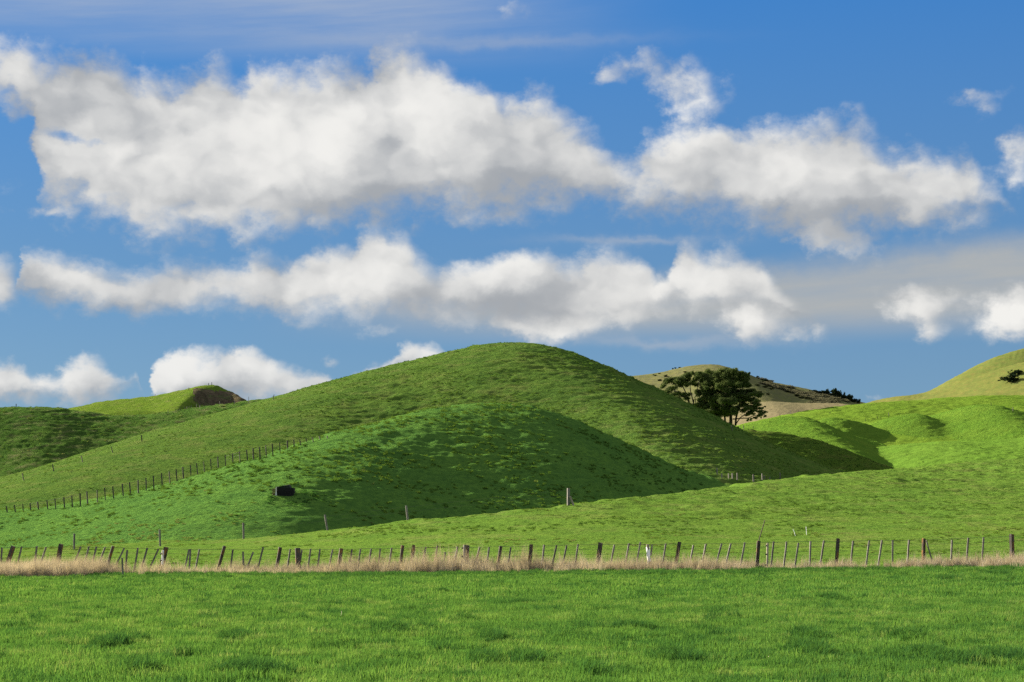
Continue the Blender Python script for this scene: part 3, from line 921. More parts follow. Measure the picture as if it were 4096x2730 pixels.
def post_mesh(name, base, top, mat, w, depth=None, parent=None, round_=False, ragged=0.012, bury=0.25, yaw=None):
    """one post from the ground to its top, a little worn; its origin is where it meets the ground"""
    base, top = Vector(base), Vector(top)
    ax = top - base
    H = ax.length
    up = ax.normalized()
    q = Vector((0, 0, 1)).rotation_difference(up)
    n = 9 if round_ else 4
    yaw = (random.uniform(-0.5, 0.5) if yaw is None else yaw)
    d = depth or w
    rings = [-bury, 0.0, H * 0.35, H * 0.7, H - 0.02, H]
    mb = MB()
    for i, z in enumerate(rings):
        k = (0.93 if i == len(rings) - 1 else 1.0)
        ox, oy = random.uniform(-1, 1) * ragged * 0.5, random.uniform(-1, 1) * ragged * 0.5
        for j in range(n):
            if round_:
                t = 2 * math.pi * j / n
                r = 0.5 * (1 + random.uniform(-0.07, 0.07))
                p = Vector((math.cos(t) * w * r * k + ox, math.sin(t) * d * r * k + oy, z))
            else:
                sx, sy = ((-1, -1), (1, -1), (1, 1), (-1, 1))[j]
                p = Vector((sx * w * 0.5 * k + ox + random.uniform(-1, 1) * ragged * 0.3, sy * d * 0.5 * k + oy, z + (random.uniform(-1, 1) * ragged if z > H * 0.9 else 0)))
            mb.v.append(p)
    for i in range(len(rings) - 1):
        for j in range(n):
            a, b = i * n + j, i * n + (j + 1) % n
            mb.f.append((a, b, b + n, a + n))
    mb.f.append(tuple((len(rings) - 1) * n + j for j in range(n)))
    o = mb.build(name, mat, None, smooth=False)
    if round_:
        for p in o.data.polygons:
            p.use_smooth = len(p.vertices) == 4
    rot = q @ Matrix.Rotation(yaw, 3, 'Z').to_quaternion()
    o.rotation_mode = 'QUATERNION'
    o.rotation_quaternion = rot
    if parent is not None:
        o.parent = parent
        o.location = base - parent.location
    else:
        o.location = base
    return o


def ground_at(p):
    return float(land(p.x, p.y))


# the front fence: posts and hanging battens, from the photograph's crops
C1 = [(18, 326, 12, 430, 'b'), (122, 312, 85, 425, 'p'), (200, 314, 168, 445, 'b'), (338, 312, 322, 450, 'b'), (424, 320, 382, 445, 'b'), (562, 292, 540, 420, 'p'),
      (744, 314, 695, 440, 'b'), (818, 314, 782, 450, 'b'), (888, 316, 855, 440, 'b'), (967, 320, 908, 475, 'b'), (1042, 310, 1003, 440, 'p'), (1143, 328, 1082, 455, 'b'),
      (1170, 346, 1157, 480, 'b'), (1268, 327, 1240, 500, 'b'), (1355, 327, 1308, 490, 'b'), (1457, 337, 1398, 465, 'b'), (1528, 320, 1503, 430, 'p'), (1737, 340, 1705, 490, 'b'),
      (1751, 338, 1742, 490, 'b'), (1833, 340, 1805, 485, 'b'), (2065, 310, 2015, 490, 'p'), (2140, 345, 2124, 470, 'b'), (2233, 362, 2238, 465, 'b'), (2328, 365, 2282, 480, 'b')]
C2 = [(66, 322, 25, 490, 'b'), (224, 322, 195, 480, 'p'), (315, 338, 293, 490, 'b'), (382, 328, 390, 500, 'S'), (422, 347, 410, 430, 'b'), (503, 336, 476, 525, 'b'), (588, 338, 565, 530, 'b'),
      (705, 342, 668, 520, 'b'), (785, 332, 760, 490, 'p'), (882, 340, 857, 495, 'b'), (961, 335, 935, 510, 'b'), (1060, 333, 1028, 520, 'b'), (1143, 335, 1120, 515, 'b'), (1248, 327, 1225, 470, 'b'),
      (1350, 303, 1328, 465, 'p'), (1450, 298, 1430, 440, 'o'), (1457, 312, 1447, 395, 'b'), (1562, 320, 1540, 425, 'b'), (1668, 307, 1650, 425, 'b'), (1740, 365, 1725, 460, 'b'), (1853, 315, 1820, 480, 'b'),
      (1942, 302, 1935, 430, 'p'), (2058, 318, 2025, 440, 'b'), (2142, 320, 2130, 430, 'b'), (2252, 310, 2225, 485, 'p'), (2342, 322, 2317, 475, 'b')]
C3 = [(178, 294, 160, 470, 'p'), (295, 300, 278, 470, 'b'), (410, 303, 377, 450, 'b'), (503, 305, 472, 455, 'b'), (608, 293, 580, 490, 'b'), (815, 282, 787, 490, 'p'), (942, 300, 905, 485, 'b'),
      (1076, 286, 1042, 475, 'b'), (1180, 272, 1143, 485, 'b'), (1288, 300, 1278, 380, 'b'), (1415, 288, 1388, 450, 'b'), (1540, 273, 1518, 405, 'p'), (1668, 302, 1637, 460, 'b'), (1783, 290, 1750, 455, 'b'),
      (1928, 287, 1885, 440, 'b'), (2012, 287, 1972, 450, 'b'), (2140, 277, 2105, 470, 'b'), (2268, 262, 2252, 470, 'r')]
C4 = [(53, 268, 30, 470, 'b'), (172, 270, 150, 460, 'b'), (280, 280, 252, 470, 'b'), (391, 266, 384, 470, 'b'), (515, 260, 485, 455, 'b'), (645, 240, 628, 480, 'p'), (783, 262, 763, 450, 'b'),
      (930, 258, 908, 440, 'b'), (1048, 256, 1015, 480, 'b'), (1147, 256, 1145, 480, 'b'), (1296, 253, 1283, 450, 'b'), (1432, 240, 1430, 425, 'o'), (1692, 255, 1685, 405, 'b'),
      (1842, 233, 1825, 445, 'b'), (1982, 228, 1968, 450, 'b'), (2240, 202, 2245, 430, 'p')]
SC = 2353 / 1024.0


def cpx(off, x, y):
    return off + x / SC, 2050 + y / SC


def front_fence():
    root = empty('post_and_batten_fence', (0, FENCE_Y, float(land(0, FENCE_Y))))
    tag(root, 'long old wire fence of leaning dark posts and grey battens along dry grass', 'fence')
    tops = []
    for off, lst in ((0, C1), (1024, C2), (2048, C3), (3072, C4)):
        for xt, yt, xb, yb, kd in lst:
            y = FENCE_Y + random.uniform(-0.06, 0.06)
            top = at_depth(*cpx(off, xt, yt), y)
            b = at_depth(*cpx(off, xb, yb), y)
            g = ground_at(b)
            d = (b - top)
            if d.z > -0.05:
                d.z = -0.05
            if kd == 'b':
                foot = top + d * min(1.25, max(1.0, (g + 0.06 - top.z) / d.z))   # battens hang, some just clear of the ground
                bur = 0.0 if foot.z > g else 0.05
                post_mesh('batten', foot, top, W_BATTEN, 0.074, 0.055, root, bury=bur, ragged=0.006, yaw=random.uniform(-0.15, 0.35))
            else:
                foot = top + d * ((g - top.z) / d.z)
                if kd == 'S':
                    o = post_mesh('post', foot, top, W_POST, 0.25, 0.25, root, round_=True, bury=0.3)
                    o['label'] = 'thick round strainer post'
                elif kd == 'o':
                    o = post_mesh('post', foot, top, W_RUSTY, 0.13, 0.12, root)
                    o['label'] = 'post reddened with lichen'
                else:
                    o = post_mesh('post', foot, top, W_POST, random.uniform(0.145, 0.175), 0.14, root, round_=random.random() < 0.4)
                if kd == 'r':
                    mb = MB()
                    p0 = at_depth(*cpx(off, 2266, 330), y - 0.08); p1 = at_depth(*cpx(off, 2268, 262), y - 0.08); p2 = at_depth(*cpx(off, 2325, 72), y - 0.08)
                    mb.ring_tube([p0 - root.location, p1 - root.location, p2 - root.location], [0.022, 0.022, 0.02], 6)
                    r = mb.build('rod', RUST, root)
                    r['label'] = 'long rusty rod fixed to the post top'
            if kd != 'S':
                tops.append((top.x, top.z - 0.05, y))
    # wires: top one follows the post tops, the rest sag below
    tops.sort()
    xs = np.array([t[0] for t in tops]); zs = np.array([t[1] for t in tops])
    gx = np.arange(xs[0], xs[-1] + 0.6, 0.6)
    kz = np.interp(gx, xs, zs)
    kz = np.convolve(np.pad(kz, 4, 'edge'), np.ones(9) / 9, 'valid') + 0.02
    for dz, rad in ((0.0, 0.007), (-0.22, 0.005), (-0.45, 0.004), (-0.66, 0.004)):
        mb = MB()
        pts = [Vector((x, FENCE_Y - 0.09, z + dz + random.uniform(-0.008, 0.008))) - root.location for x, z in zip(gx, kz)]
        mb.ring_tube(pts, [rad] * len(pts), 4)
        mb.build('wire', WIRE, root)


W_RUSTY = wood_mat('lichened post', (0.035, 0.028, 0.022), (0.095, 0.068, 0.046), (0.18, 0.13, 0.08), (0.22, 0.10, 0.03))
front_fence()


def insulated_pole(px, label, n, mat, w, y, ins):
    top, bot = at_depth(*px[0], y), at_depth(*px[1], y)
    d = bot - top
    g = ground_at(bot)
    foot = top + d * ((g - top.z) / d.z)
    root = empty('electric_fence_post', foot)
    tag(root, label, 'fence post', 'electric fence posts in the dry grass')
    post_mesh('pole', foot, top, mat, w, w, root, round_=True, ragged=0.006)
    for f in ins:
        c = top.lerp(foot, f) - foot
        mb = MB()
        mb.ring_tube([c + Vector((-w * 0.45, -0.035, 0)), c + Vector((-w * 0.45 - 0.028, -0.06, 0)), c + Vector((-w * 0.45 - 0.045, -0.07, 0)), c + Vector((-w * 0.45 - 0.06, -0.085, 0))], [0.028, 0.042, 0.044, 0.02], 8)
        mb.build('insulator', BLACK, root)
    return root


insulated_pole((cpx(0, 1497, 348), cpx(0, 1495, 500)), 'peeling white blotched post with black insulators beside a dark leaning post', 2, W_WHITE, 0.10, 79.6, (0.15, 0.42, 0.7))
insulated_pole((cpx(1024, 1913, 301), cpx(1024, 1908, 535)), 'pale round pole with three black insulators amid tall dry grass', 3, W_PALE, 0.095, 79.4, (0.11, 0.42, 0.76))
insulated_pole((cpx(2048, 2351, 283), cpx(2048, 2346, 500)), 'grey-brown pole with black insulators just right of the post with the long rod', 3, W_PALE, 0.10, 79.5, (0.10, 0.42, 0.82))


def wrapped_post():
    y = 79.5
    top, bot = at_depth(*cpx(2048, 1246, 297), y), at_depth(*cpx(2048, 1263, 492), y)
    d = bot - top
    foot = top + d * ((ground_at(bot) - top.z) / d.z)
    root = empty('wrapped_post', foot)
    tag(root, 'post wrapped in torn white plastic sheeting with its yellowed top showing', 'fence post')
    post_mesh('pole', foot, top, W_PALE, 0.13, 0.13, root, round_=True)
    mb = MB()
    n, m_ = 14, 9
    for i in range(m_):
        f = 0.14 + 0.80 * i / (m_ - 1)
        c = top.lerp(foot, f) - foot
        for k in range(n):
            t = 2 * math.pi * k / n
            r = 0.078 + 0.014 * math.sin(3 * t + i * 1.7) + random.uniform(-0.006, 0.006) + (0.018 if 3 < i < 6 else 0) * (math.cos(t) > 0.2)
            mb.v.append(c + Vector((math.cos(t) * r, math.sin(t) * r, (0.07 * math.sin(t * 2 + 1) if i == 0 else 0))))
    for i in range(m_ - 1):
        for k in range(n):
            if (i, k) in ((5, 10), (5, 11), (6, 10), (3, 12)):
                continue
            a, b = i * n + k, i * n + (k + 1) % n
            mb.f.append((a, a + n, b + n, b))
    mb.build('plastic_wrap', WHITE, root, smooth=True)


wrapped_post()


def lone(px_t, px_b, y, name, label, cat, mat, w, d=None, group=None, round_=False, bury=0.2, on_ground=True):
    top, bot = at_depth(*px_t, y), at_depth(*px_b, y)
    v = bot - top
    if on_ground:
        bot = top + v * ((ground_at(bot) - top.z) / v.z)
    o = post_mesh(name, bot, top, mat, w, d or w, None, round_=round_, bury=bury)
    return tag(o, label, cat, group)


lone(cpx(0, 1122, 420), cpx(0, 1128, 580), 73.5, 'marker_post', 'short grey post standing alone in front of the fence', 'post', W_BATTEN, 0.06)
o = lone(cpx(3072, 1455, 260), cpx(3072, 1521, 482), 79.8, 'fallen_batten', 'silver grey batten leaning left onto an orange-lichened post', 'batten', W_BATTEN, 0.055, 0.04, bury=0.05)
for xt, yt, xb, yb, lab, mt in ((230, 155, 256, 213, 'white plastic electric fence peg leaning left behind the fence', WHITE), (350, 132, 355, 197, 'upright white plastic electric fence peg behind the fence', WHITE)):
    u, v = cpx(3072, xb, yb + 8)
    hx, hy, hz = hit(u, v)
    top = at_depth(*cpx(3072, xt, yt), hy)
    mb = MB()
    b = Vector((hx, hy, hz))
    mb.ring_tube([Vector((0, 0, -0.1)), (top - b) * 0.5, (top - b) * 0.93, top - b], [0.014, 0.014, 0.014, 0.02], 6)
    o = mb.build('fence_peg', mt, None); o.location = b
    tag(o, lab, 'fence peg', 'electric fence pegs')


def hill_fence(name, label, posts, conv, w_small, w_big, wires=0, mat=None, hpx=None):
    """posts: (x_top, y_top, x_bottom, y_bottom, thick) in crop pixels; conv turns them into photo pixels"""
    P = []
    for xt, yt, xb, yb, big in posts:
        ub, vb = conv(xb, yb)
        hx, hy, hz = hit(ub, vb)
        top = at_depth(*conv(xt, yt), hy)
        if top.z - hz < 0.45:
            top.z = hz + random.uniform(0.7, 0.9)
        P.append((Vector((hx, hy, hz)), top, big))
    if len(P) > 20:          # one even line along the hillside
        ys = np.array([p[0].y for p in P])
        ys = np.array([np.median(ys[max(0, i - 3):i + 4]) for i in range(len(ys))])
        Q = []
        for (b, t, big), (xt, yt, xb, yb, _), y in zip(P, posts, ys):
            y = min(y, b.y) - 0.3
            b2, t2 = at_depth(*conv(xb, yb), float(y)), at_depth(*conv(xt, yt), float(y))
            b2.z = min(b2.z, ground_at(b2))
            Q.append((b2, t2, big))
        P = Q
    root = empty(name, P[0][0])
    tag(root, label, 'fence')
    for b, t, big in P:
        w = w_big if big else w_small
        post_mesh('post', b, t, mat or W_HILL, w, w, root, ragged=0.01, round_=bool(big))
    for k in range(wires):
        mb = MB()
        pts = [b.lerp(t, 0.92 - 0.25 * k) - root.location for b, t, _ in P]
        mb.ring_tube(pts, [0.005] * len(pts), 4)
        mb.build('wire', WIRE, root)
    return root


L5 = [(45, 547, 583, 0), (100, 540, 580, 0), (153, 532, 577, 0), (203, 527, 570, 0), (256, 517, 568, 1), (318, 507, 562, 0), (372, 495, 558, 0), (430, 487, 554, 0), (483, 475, 548, 0), (537, 462, 540, 0), (586, 448, 530, 1),
      (652, 438, 515, 0), (705, 423, 500, 0), (760, 414, 490, 0), (825, 397, 474, 0), (874, 386, 462, 0), (927, 372, 450, 1), (980, 358, 434, 0), (1032, 343, 422, 0), (1088, 325, 402, 0), (1140, 313, 385, 0), (1187, 298, 370, 0),
      (1231, 284, 356, 1), (1280, 270, 340, 0), (1325, 258, 330, 0), (1371, 246, 315, 0), (1417, 230, 302, 0), (1467, 214, 290, 1), (1516, 203, 275, 0), (1563, 194, 266, 0), (1611, 178, 257, 0), (1660, 168, 243, 0),
      (1701, 157, 230, 1), (1746, 147, 222, 0), (1788, 138, 210, 0), (1832, 128, 200, 0), (1880, 117, 183, 0), (1931, 106, 165, 1), (1975, 100, 150, 0), (2017, 96, 138, 0), (2060, 90, 122, 0), (2103, 83, 112, 0), (2148, 74, 98, 0), (2200, 74, 84, 0)]
conv5 = lambda x, y: (x / 1.681, 1700 + y / 1.681)
convL = lambda x, y: (x / 2.139, 1480 + y / 2.139)
conv7 = lambda x, y: (2800 + x / 2.614, 1750 + y / 2.614)
convR = lambda x, y: (3000 + x / 2.147, 1360 + y / 2.147)
conv6 = lambda x, y: (2450 + x / 2.241, 1420 + y / 2.241)
hill_fence('hillside_fence', 'long line of thin posts climbing between the small hill and the tallest hill', [(x + random.uniform(-4, 1), a, x + 4, b, k) for x, a, b, k in L5], conv5, 0.085, 0.13, 2)
hill_fence('crest_fence', 'five widely spaced posts along the left crest of the tallest hill', [(150, 325, 160, 380, 0), (353, 265, 362, 313, 0), (547, 208, 556, 252, 0), (747, 148, 758, 188, 0), (950, 92, 955, 122, 0)], conv5, 0.10, 0.12, 1)
hill_fence('valley_fence', 'short row of pale posts in the dip at the foot of the tallest hill', [(178, 372, 179, 395, 0), (226, 378, 229, 425, 0), (299, 377, 301, 440, 0), (337, 377, 340, 447, 0), (389, 373, 391, 455, 0), (557, 390, 560, 470, 1), (649, 408, 652, 462, 0), (672, 398, 671, 440, 0), (730, 415, 731, 445, 0), (838, 423, 838, 432, 0)], conv7, 0.11, 0.18, 0, W_BATTEN)
hill_fence('ridge_fence', 'scattered tiny posts along the bright ridge near the big dark trees', [(257, 637, 257, 656, 0), (350, 632, 350, 642, 0), (687, 620, 687, 642, 0), (993, 678, 993, 697, 0), (1093, 658, 1093, 675, 0), (1192, 640, 1192, 655, 0), (2070, 538, 2070, 560, 0), (2258, 600, 2258, 612, 0)], convR, 0.12, 0.14, 0)
hill_fence('spur_fence', 'three posts in front of the big dark trees', [(1068, 657, 1074, 683, 0), (1174, 632, 1177, 668, 1), (1264, 640, 1264, 663, 0)], conv6, 0.10, 0.16, 0)
hill_fence('knoll_fence', 'tiny posts up the grassy side of the knoll', [(1327, 208, 1327, 221, 0), (1616, 153, 1614, 177, 1), (1686, 151, 1686, 167, 0), (1785, 113, 1785, 133, 0), (1812, 106, 1812, 129, 0)], convL, 0.15, 0.20, 0)
hill_fence('saddle_fence', 'row of tiny pale posts along the saddle below the knoll', [(1437, 358, 1437, 372, 0), (1500, 335, 1500, 360, 0), (1520, 334, 1521, 356, 0), (1538, 328, 1538, 354, 0), (1580, 318, 1580, 342, 0), (1600, 316, 1600, 338, 0), (1618, 309, 1618, 336, 0), (1636, 305, 1636, 332, 0), (1682, 312, 1682, 326, 0), (1702, 292, 1703, 322, 0), (1710, 304, 1711, 330, 0),
            (1880, 270, 1882, 300, 1), (1975, 260, 1976, 278, 0), (2004, 262, 2007, 297, 1), (2128, 230, 2127, 290, 0), (2344, 243, 2336, 260, 0)], convL, 0.10, 0.14, 0, W_BATTEN)
hill_fence('skyline_post', 'single small post on the skyline of the left hill', [(138, 292, 138, 319, 0)], convL, 0.14, 0.14, 0)


def slope_fence():
    pts = []
    for off, xt, yt, xb, yb in ((0, 682, 195, 682, 350), (0, 1468, 158, 1472, 308), (0, 2236, 97, 2239, 248), (1024, 634, 22, 657, 175), (1024, 1380, -62, 1396, 90)):
        pts.append((cpx(off, xt, yt), cpx(off, xb, yb)))
    pts.append(((2274, 1953), (2274, 2024)))
    P = []
    for t, b in pts:
        hx, hy, hz = hit(*b)
        P.append((Vector((hx, hy, hz)), at_depth(*t, hy)))
    root = empty('paddock_fence', P[0][0])
    tag(root, 'widely spaced tall posts crossing the foot of the small hill', 'fence')
    for i, (b, t) in enumerate(P):
        if i == len(P) - 1:
            o = post_mesh('post', b, t, W_BATTEN, 0.18, 0.17, root, yaw=0.25)
            o['label'] = 'thick strainer post with a pale brace'
            c = b + Vector((0.10, -0.14, 0.62)) - root.location
            e = at_depth(2294, 2026, b.y - 0.15) - root.location
            e.z = ground_at(e + root.location) - root.location.z
            mb = MB()
            mb.ring_tube([c, c.lerp(e, 0.5), e + (e - c) * 0.1], [0.075, 0.07, 0.07], 6)
            mb.build('brace', W_PALE, root)
        else:
            post_mesh('post', b, t, W_BATTEN, 0.14, 0.13, root, round_=True)
    for k in range(2):
        mb = MB()
        q = [b.lerp(t, 0.9 - 0.3 * k) - root.location for b, t in P]
        mb.ring_tube(q, [0.004] * len(q), 4)
        mb.build('wire', WIRE, root)


slope_fence()


# ------------------------------------------------------------------ the old box on the small hill
def old_box():
    hx, hy, hz = hit(1141, 1989)
    m = hy / FPX                                   # metres per photo pixel there
    hz = max(float(land(hx + dx_, hy + dy_)) for dx_ in (-0.7, 0.0, 0.7) for dy_ in (-0.1, 0.2))
    base = Vector((hx, hy, hz - 0.06))
    root = empty('timber_trough', base)
    tag(root, 'dark weathered timber box with stacked planks at its left end on the small hill', 'trough')
    X = lambda px: (px - 1141) * m
    w0, w1 = X(1108), X(1174)
    D = 0.95
    dark = wood_mat('shaded boards', (0.008, 0.008, 0.008), (0.016, 0.016, 0.016), (0.03, 0.03, 0.03))  # near-black board colour has the shade of the unlit front put in
    H = 28 * m
    # front boards, back boards, ends
    for i in range(4):
        z0, z1 = i * H / 4 + 0.004, (i + 1) * H / 4 - 0.004
        mb = MB(); mb.box((w0, -0.025, z0 - (0.35 if i == 0 else 0)), (w1, 0.025, z1), jitter=0.006); mb.build('front_board', dark, root)
        mb = MB(); mb.box((w0, D - 0.025, z0 - (0.35 if i == 0 else 0)), (w1, D + 0.025, z1), jitter=0.006); mb.build('back_board', dark, root)
    for nm, x in (('end_board', w0 + 0.03), ('end_board', w1 - 0.03)):
        mb = MB(); mb.box((x - 0.03, 0.03, -0.1), (x + 0.03, D - 0.03, H - 0.01), jitter=0.006); mb.build(nm, dark, root)
    # sloping lid with a broken right end
    mb = MB()
    xs = [X(1103), X(1112), X(1130), X(1152), X(1156), X(1160)]
    zs = [34, 35, 39, 42, 38, 31]
    n = len(xs)
    for y in (-0.06, D + 0.05):
        for x, z in zip(xs, zs):
            mb.v.append(Vector((x, y + 0.05 * math.sin(x * 5), z * m - (0.06 if y < 0 else 0))))
        for x, z in zip(xs, zs):
            mb.v.append(Vector((x, y + 0.02, H * 0.97)))
    for i in range(n - 1):
        a, b, c, d = i, i + 1, 2 * n + i + 1, 2 * n + i
        mb.f.append((a, b, c, d))
        mb.f.append((n + i, n + i + 1, b, a))
        mb.f.append((d, c, 3 * n + i + 1, 3 * n + i))
    mb.f.append((0, 2 * n, 3 * n, n)); mb.f.append((n - 1, 2 * n - 1, 4 * n - 1, 3 * n - 1))
    mb.build('lid', wood_mat('mossy lid', (0.012, 0.016, 0.014), (0.03, 0.04, 0.034), (0.055, 0.07, 0.05)), root)
    mb = MB(); mb.box((w0 - 0.115, -0.10, -0.35), (w0 - 0.008, 0.16, 31 * m), jitter=0.012)
    o = mb.build('lit_edge', W_WHITE, root); o['label'] = 'white strip painted as the sunlit left edge of the box'  # white strip stands in for sunlight on the box's left side
    for i in range(7):
        mb = MB()
        z = i * 0.083 - 0.04
        sh = random.uniform(-0.03, 0.03)
        mb.box((X(1087) + sh, 0.1 + random.uniform(-0.04, 0.04), z), (w0 - 0.125, 0.75, z + 0.055), jitter=0.008)
        mb.build('plank', wood_mat('stacked plank', (0.10, 0.075, 0.04), (0.22, 0.16, 0.09), (0.33, 0.25, 0.14)) if i == 0 else bpy.data.materials['stacked plank'], root)


old_box()


# ------------------------------------------------------------------ trees
def leaf_mat(name, a, b, trans=0.25):
    m, nt, out = new_mat(name)
    at = nt.nodes.new('ShaderNodeAttribute'); at.attribute_name = 'tint'
    col = nramp(nt, at.outputs['Fac'], ((0.0, tuple(q * ALB for q in a)), (1.0, tuple(q * ALB for q in b))))
    d = nt.nodes.new('ShaderNodeBsdfDiffuse'); t = nt.nodes.new('ShaderNodeBsdfTranslucent')
    nt.links.new(col, d.inputs[0]); nt.links.new(col, t.inputs[0])
    mx = nt.nodes.new('ShaderNodeMixShader'); mx.inputs[0].default_value = trans
    nt.links.new(d.outputs[0], mx.inputs[1]); nt.links.new(t.outputs[0], mx.inputs[2])
    nt.links.new(mx.outputs[0], out.inputs['Surface'])
    return m


LEAF = leaf_mat('cypress foliage', (0.05, 0.075, 0.026), (0.135, 0.175, 0.052), 0.35)
SHRUB = leaf_mat('shrub foliage', (0.012, 0.022, 0.012), (0.030, 0.046, 0.018), 0.1)
SCRUB = leaf_mat('scrub foliage', (0.035, 0.045, 0.020), (0.07, 0.085, 0.035), 0.15)
BARK = wood_mat('dark bark', (0.018, 0.014, 0.011), (0.04, 0.032, 0.025), (0.075, 0.062, 0.05))


def leaf_cloud(centers, radii, counts, size, up=0.35, seed=1, lean=(0, 0, 0)):
    """leaf-sized faces filling ellipsoids; returns vertices, quads, tint per face"""
    r = np.random.default_rng(seed)
    C = np.repeat(np.asarray(centers, float), counts, 0)
    R = np.repeat(np.asarray(radii, float), counts, 0)
    T = np.repeat(r.random(len(counts)), counts)
    n = len(C)
    d = r.normal(size=(n, 3)); d /= np.linalg.norm(d, axis=1)[:, None]
    rad = r.random(n) ** 0.45
    g_ = np.clip(r.normal(size=(n, 3)) * 0.50, -1.3, 1.3)
    P = C + np.where(rad[:, None] > 2, d, g_) * R
    nm = d * 0.6 + r.normal(size=(n, 3)) * 0.55 + np.array([0, 0, up])
    nm /= np.linalg.norm(nm, axis=1)[:, None]
    a = np.cross(nm, r.normal(size=(n, 3))); a /= np.linalg.norm(a, axis=1)[:, None] + 1e-9
    b = np.cross(nm, a)
    s = size * (0.6 + 0.8 * r.random(n))[:, None]
    e = 0.45 + 0.3 * r.random(n)[:, None]
    V = np.stack([P - a * s, P - b * s * e, P + a * s + np.array(lean) * s, P + b * s * e], 1).reshape(-1, 3)
    Q = np.arange(n * 4).reshape(n, 4)
    tint = np.clip(0.45 * T + 0.55 * r.random(n), 0, 1)
    return V, Q, tint


def leaf_object(name, V, Q, tint, mat, parent=None):
    me = mesh_from(name, V, Q, mat, smooth=False)
    at = me.attributes.new('tint', 'FLOAT', 'FACE')
    at.data.foreach_set('value', tint.astype(np.float32))
    o = bpy.data.objects.new(name, me)
    return link(o, parent)


def cypress(label, D, base_px, trunks, pads, seed, copies=3, depth=3.0, dens=1.0):
    """trunk and limb lines and foliage pads read off the photograph (crop pixels), spread through a crown of real depth"""
    r = random.Random(seed)
    conv = lambda x, y: (2600 + x / 4.706, 1450 + y / 4.706)
    bx = at_depth(*conv(*base_px), D)
    base = Vector((bx.x, D, float(land(bx.x, D))))
    sc = D / FPX / 4.706
    root = empty('cypress_tree', base)
    tag(root, label, 'tree', 'dark wind-shaped trees on the ridge')

    def W(x, y, dy=0.0):
        return at_depth(*conv(x, y), D) + Vector((0, dy, 0)) - base
    ntr = 0
    for kind, path, w0, w1 in trunks:
        pts = []
        for i, (x, y) in enumerate(path):
            p = W(x, y, (r.uniform(-0.5, 0.5) if i else 0) + (0.6 * i * r.uniform(-1, 1) if kind == 'limb' else 0))
            if i == 0 and kind == 'trunk':
                p.z = float(land(p.x + base.x, D)) - base.z - 0.4
            pts.append(p)
        # a smoother line
        out = []
        for i in range(len(pts) - 1):
            out += [pts[i], pts[i].lerp(pts[i + 1], 0.5) + Vector((r.uniform(-.08, .08), r.uniform(-.08, .08), r.uniform(-.05, .05)))]
        out.append(pts[-1])
        rad = [(w0 + (w1 - w0) * i / (len(out) - 1)) * sc * 0.5 for i in range(len(out))]
        if kind == 'trunk':
            rad[0] *= 1.35
        mb = MB(); mb.ring_tube(out, rad, 7)
        mb.build(kind, BARK, root, smooth=True)
    cs, rs, ct = [], [], []
    for x, y, w, h in pads:
        for k in range(copies):
            dy = r.gauss(0, depth)
            f = 1.0 if k == 0 else r.uniform(0.6, 0.95)
            jx, jy = (0, 0) if k == 0 else (r.uniform(-.35, .35) * w, r.uniform(-.3, .5) * h)
            c = W(x + jx, y + jy, dy)
            cs.append(c); rs.append((w * sc * 0.70 * f, (w * 0.5 + 20) * sc * 0.65 * f + 0.1, h * sc * 0.70 * f + 0.08))
            area = w * h
            ct.append(max(20, int(area * 0.075 * dens * (1 if k == 0 else 0.8))))
    V, Q, t = leaf_cloud(cs, rs, ct, 0.17, 0.5, seed, (0.25, 0, 0.15))
    leaf_object('crown', V, Q, t, LEAF, root)
    return root


PL = [(400, 330, 110, 45), (500, 310, 90, 40), (330, 370, 80, 40), (560, 330, 80, 50), (700, 240, 100, 50), (760, 230, 60, 50), (640, 280, 80, 45), (700, 320, 80, 50), (480, 390, 100, 45), (560, 420, 80, 40), (420, 490, 130, 40),
      (250, 440, 70, 30), (240, 560, 120, 45), (330, 550, 90, 40), (430, 610, 100, 40), (520, 590, 90, 40), (620, 610, 80, 35), (700, 420, 70, 40), (800, 380, 70, 40), (880, 390, 80, 40), (740, 590, 80, 35), (890, 540, 80, 40),
      (700, 670, 70, 35), (500, 690, 110, 40), (690, 830, 90, 35), (380, 690, 60, 20), (150, 550, 50, 18), (290, 330, 50, 20), (600, 380, 80, 40), (650, 350, 90, 45)]
PM = [(900, 220, 90, 60), (960, 270, 90, 70), (1050, 220, 100, 60), (1160, 210, 90, 60), (1020, 340, 110, 70), (1030, 440, 110, 60), (1000, 520, 90, 50), (1060, 590, 100, 50), (950, 700, 90, 40), (1000, 780, 120, 60), (880, 860, 100, 50),
      (960, 900, 110, 50), (1060, 860, 100, 60), (1150, 800, 110, 70), (1060, 960, 90, 40), (1150, 950, 90, 60), (1100, 1040, 80, 50), (1230, 930, 90, 60), (1240, 860, 90, 60), (1110, 690, 110, 60), (1130, 520, 100, 60), (1120, 360, 110, 70),
      (1150, 290, 100, 60), (1190, 610, 110, 60), (870, 300, 70, 40), (1180, 1060, 70, 60), (920, 600, 60, 40), (860, 800, 70, 30)]
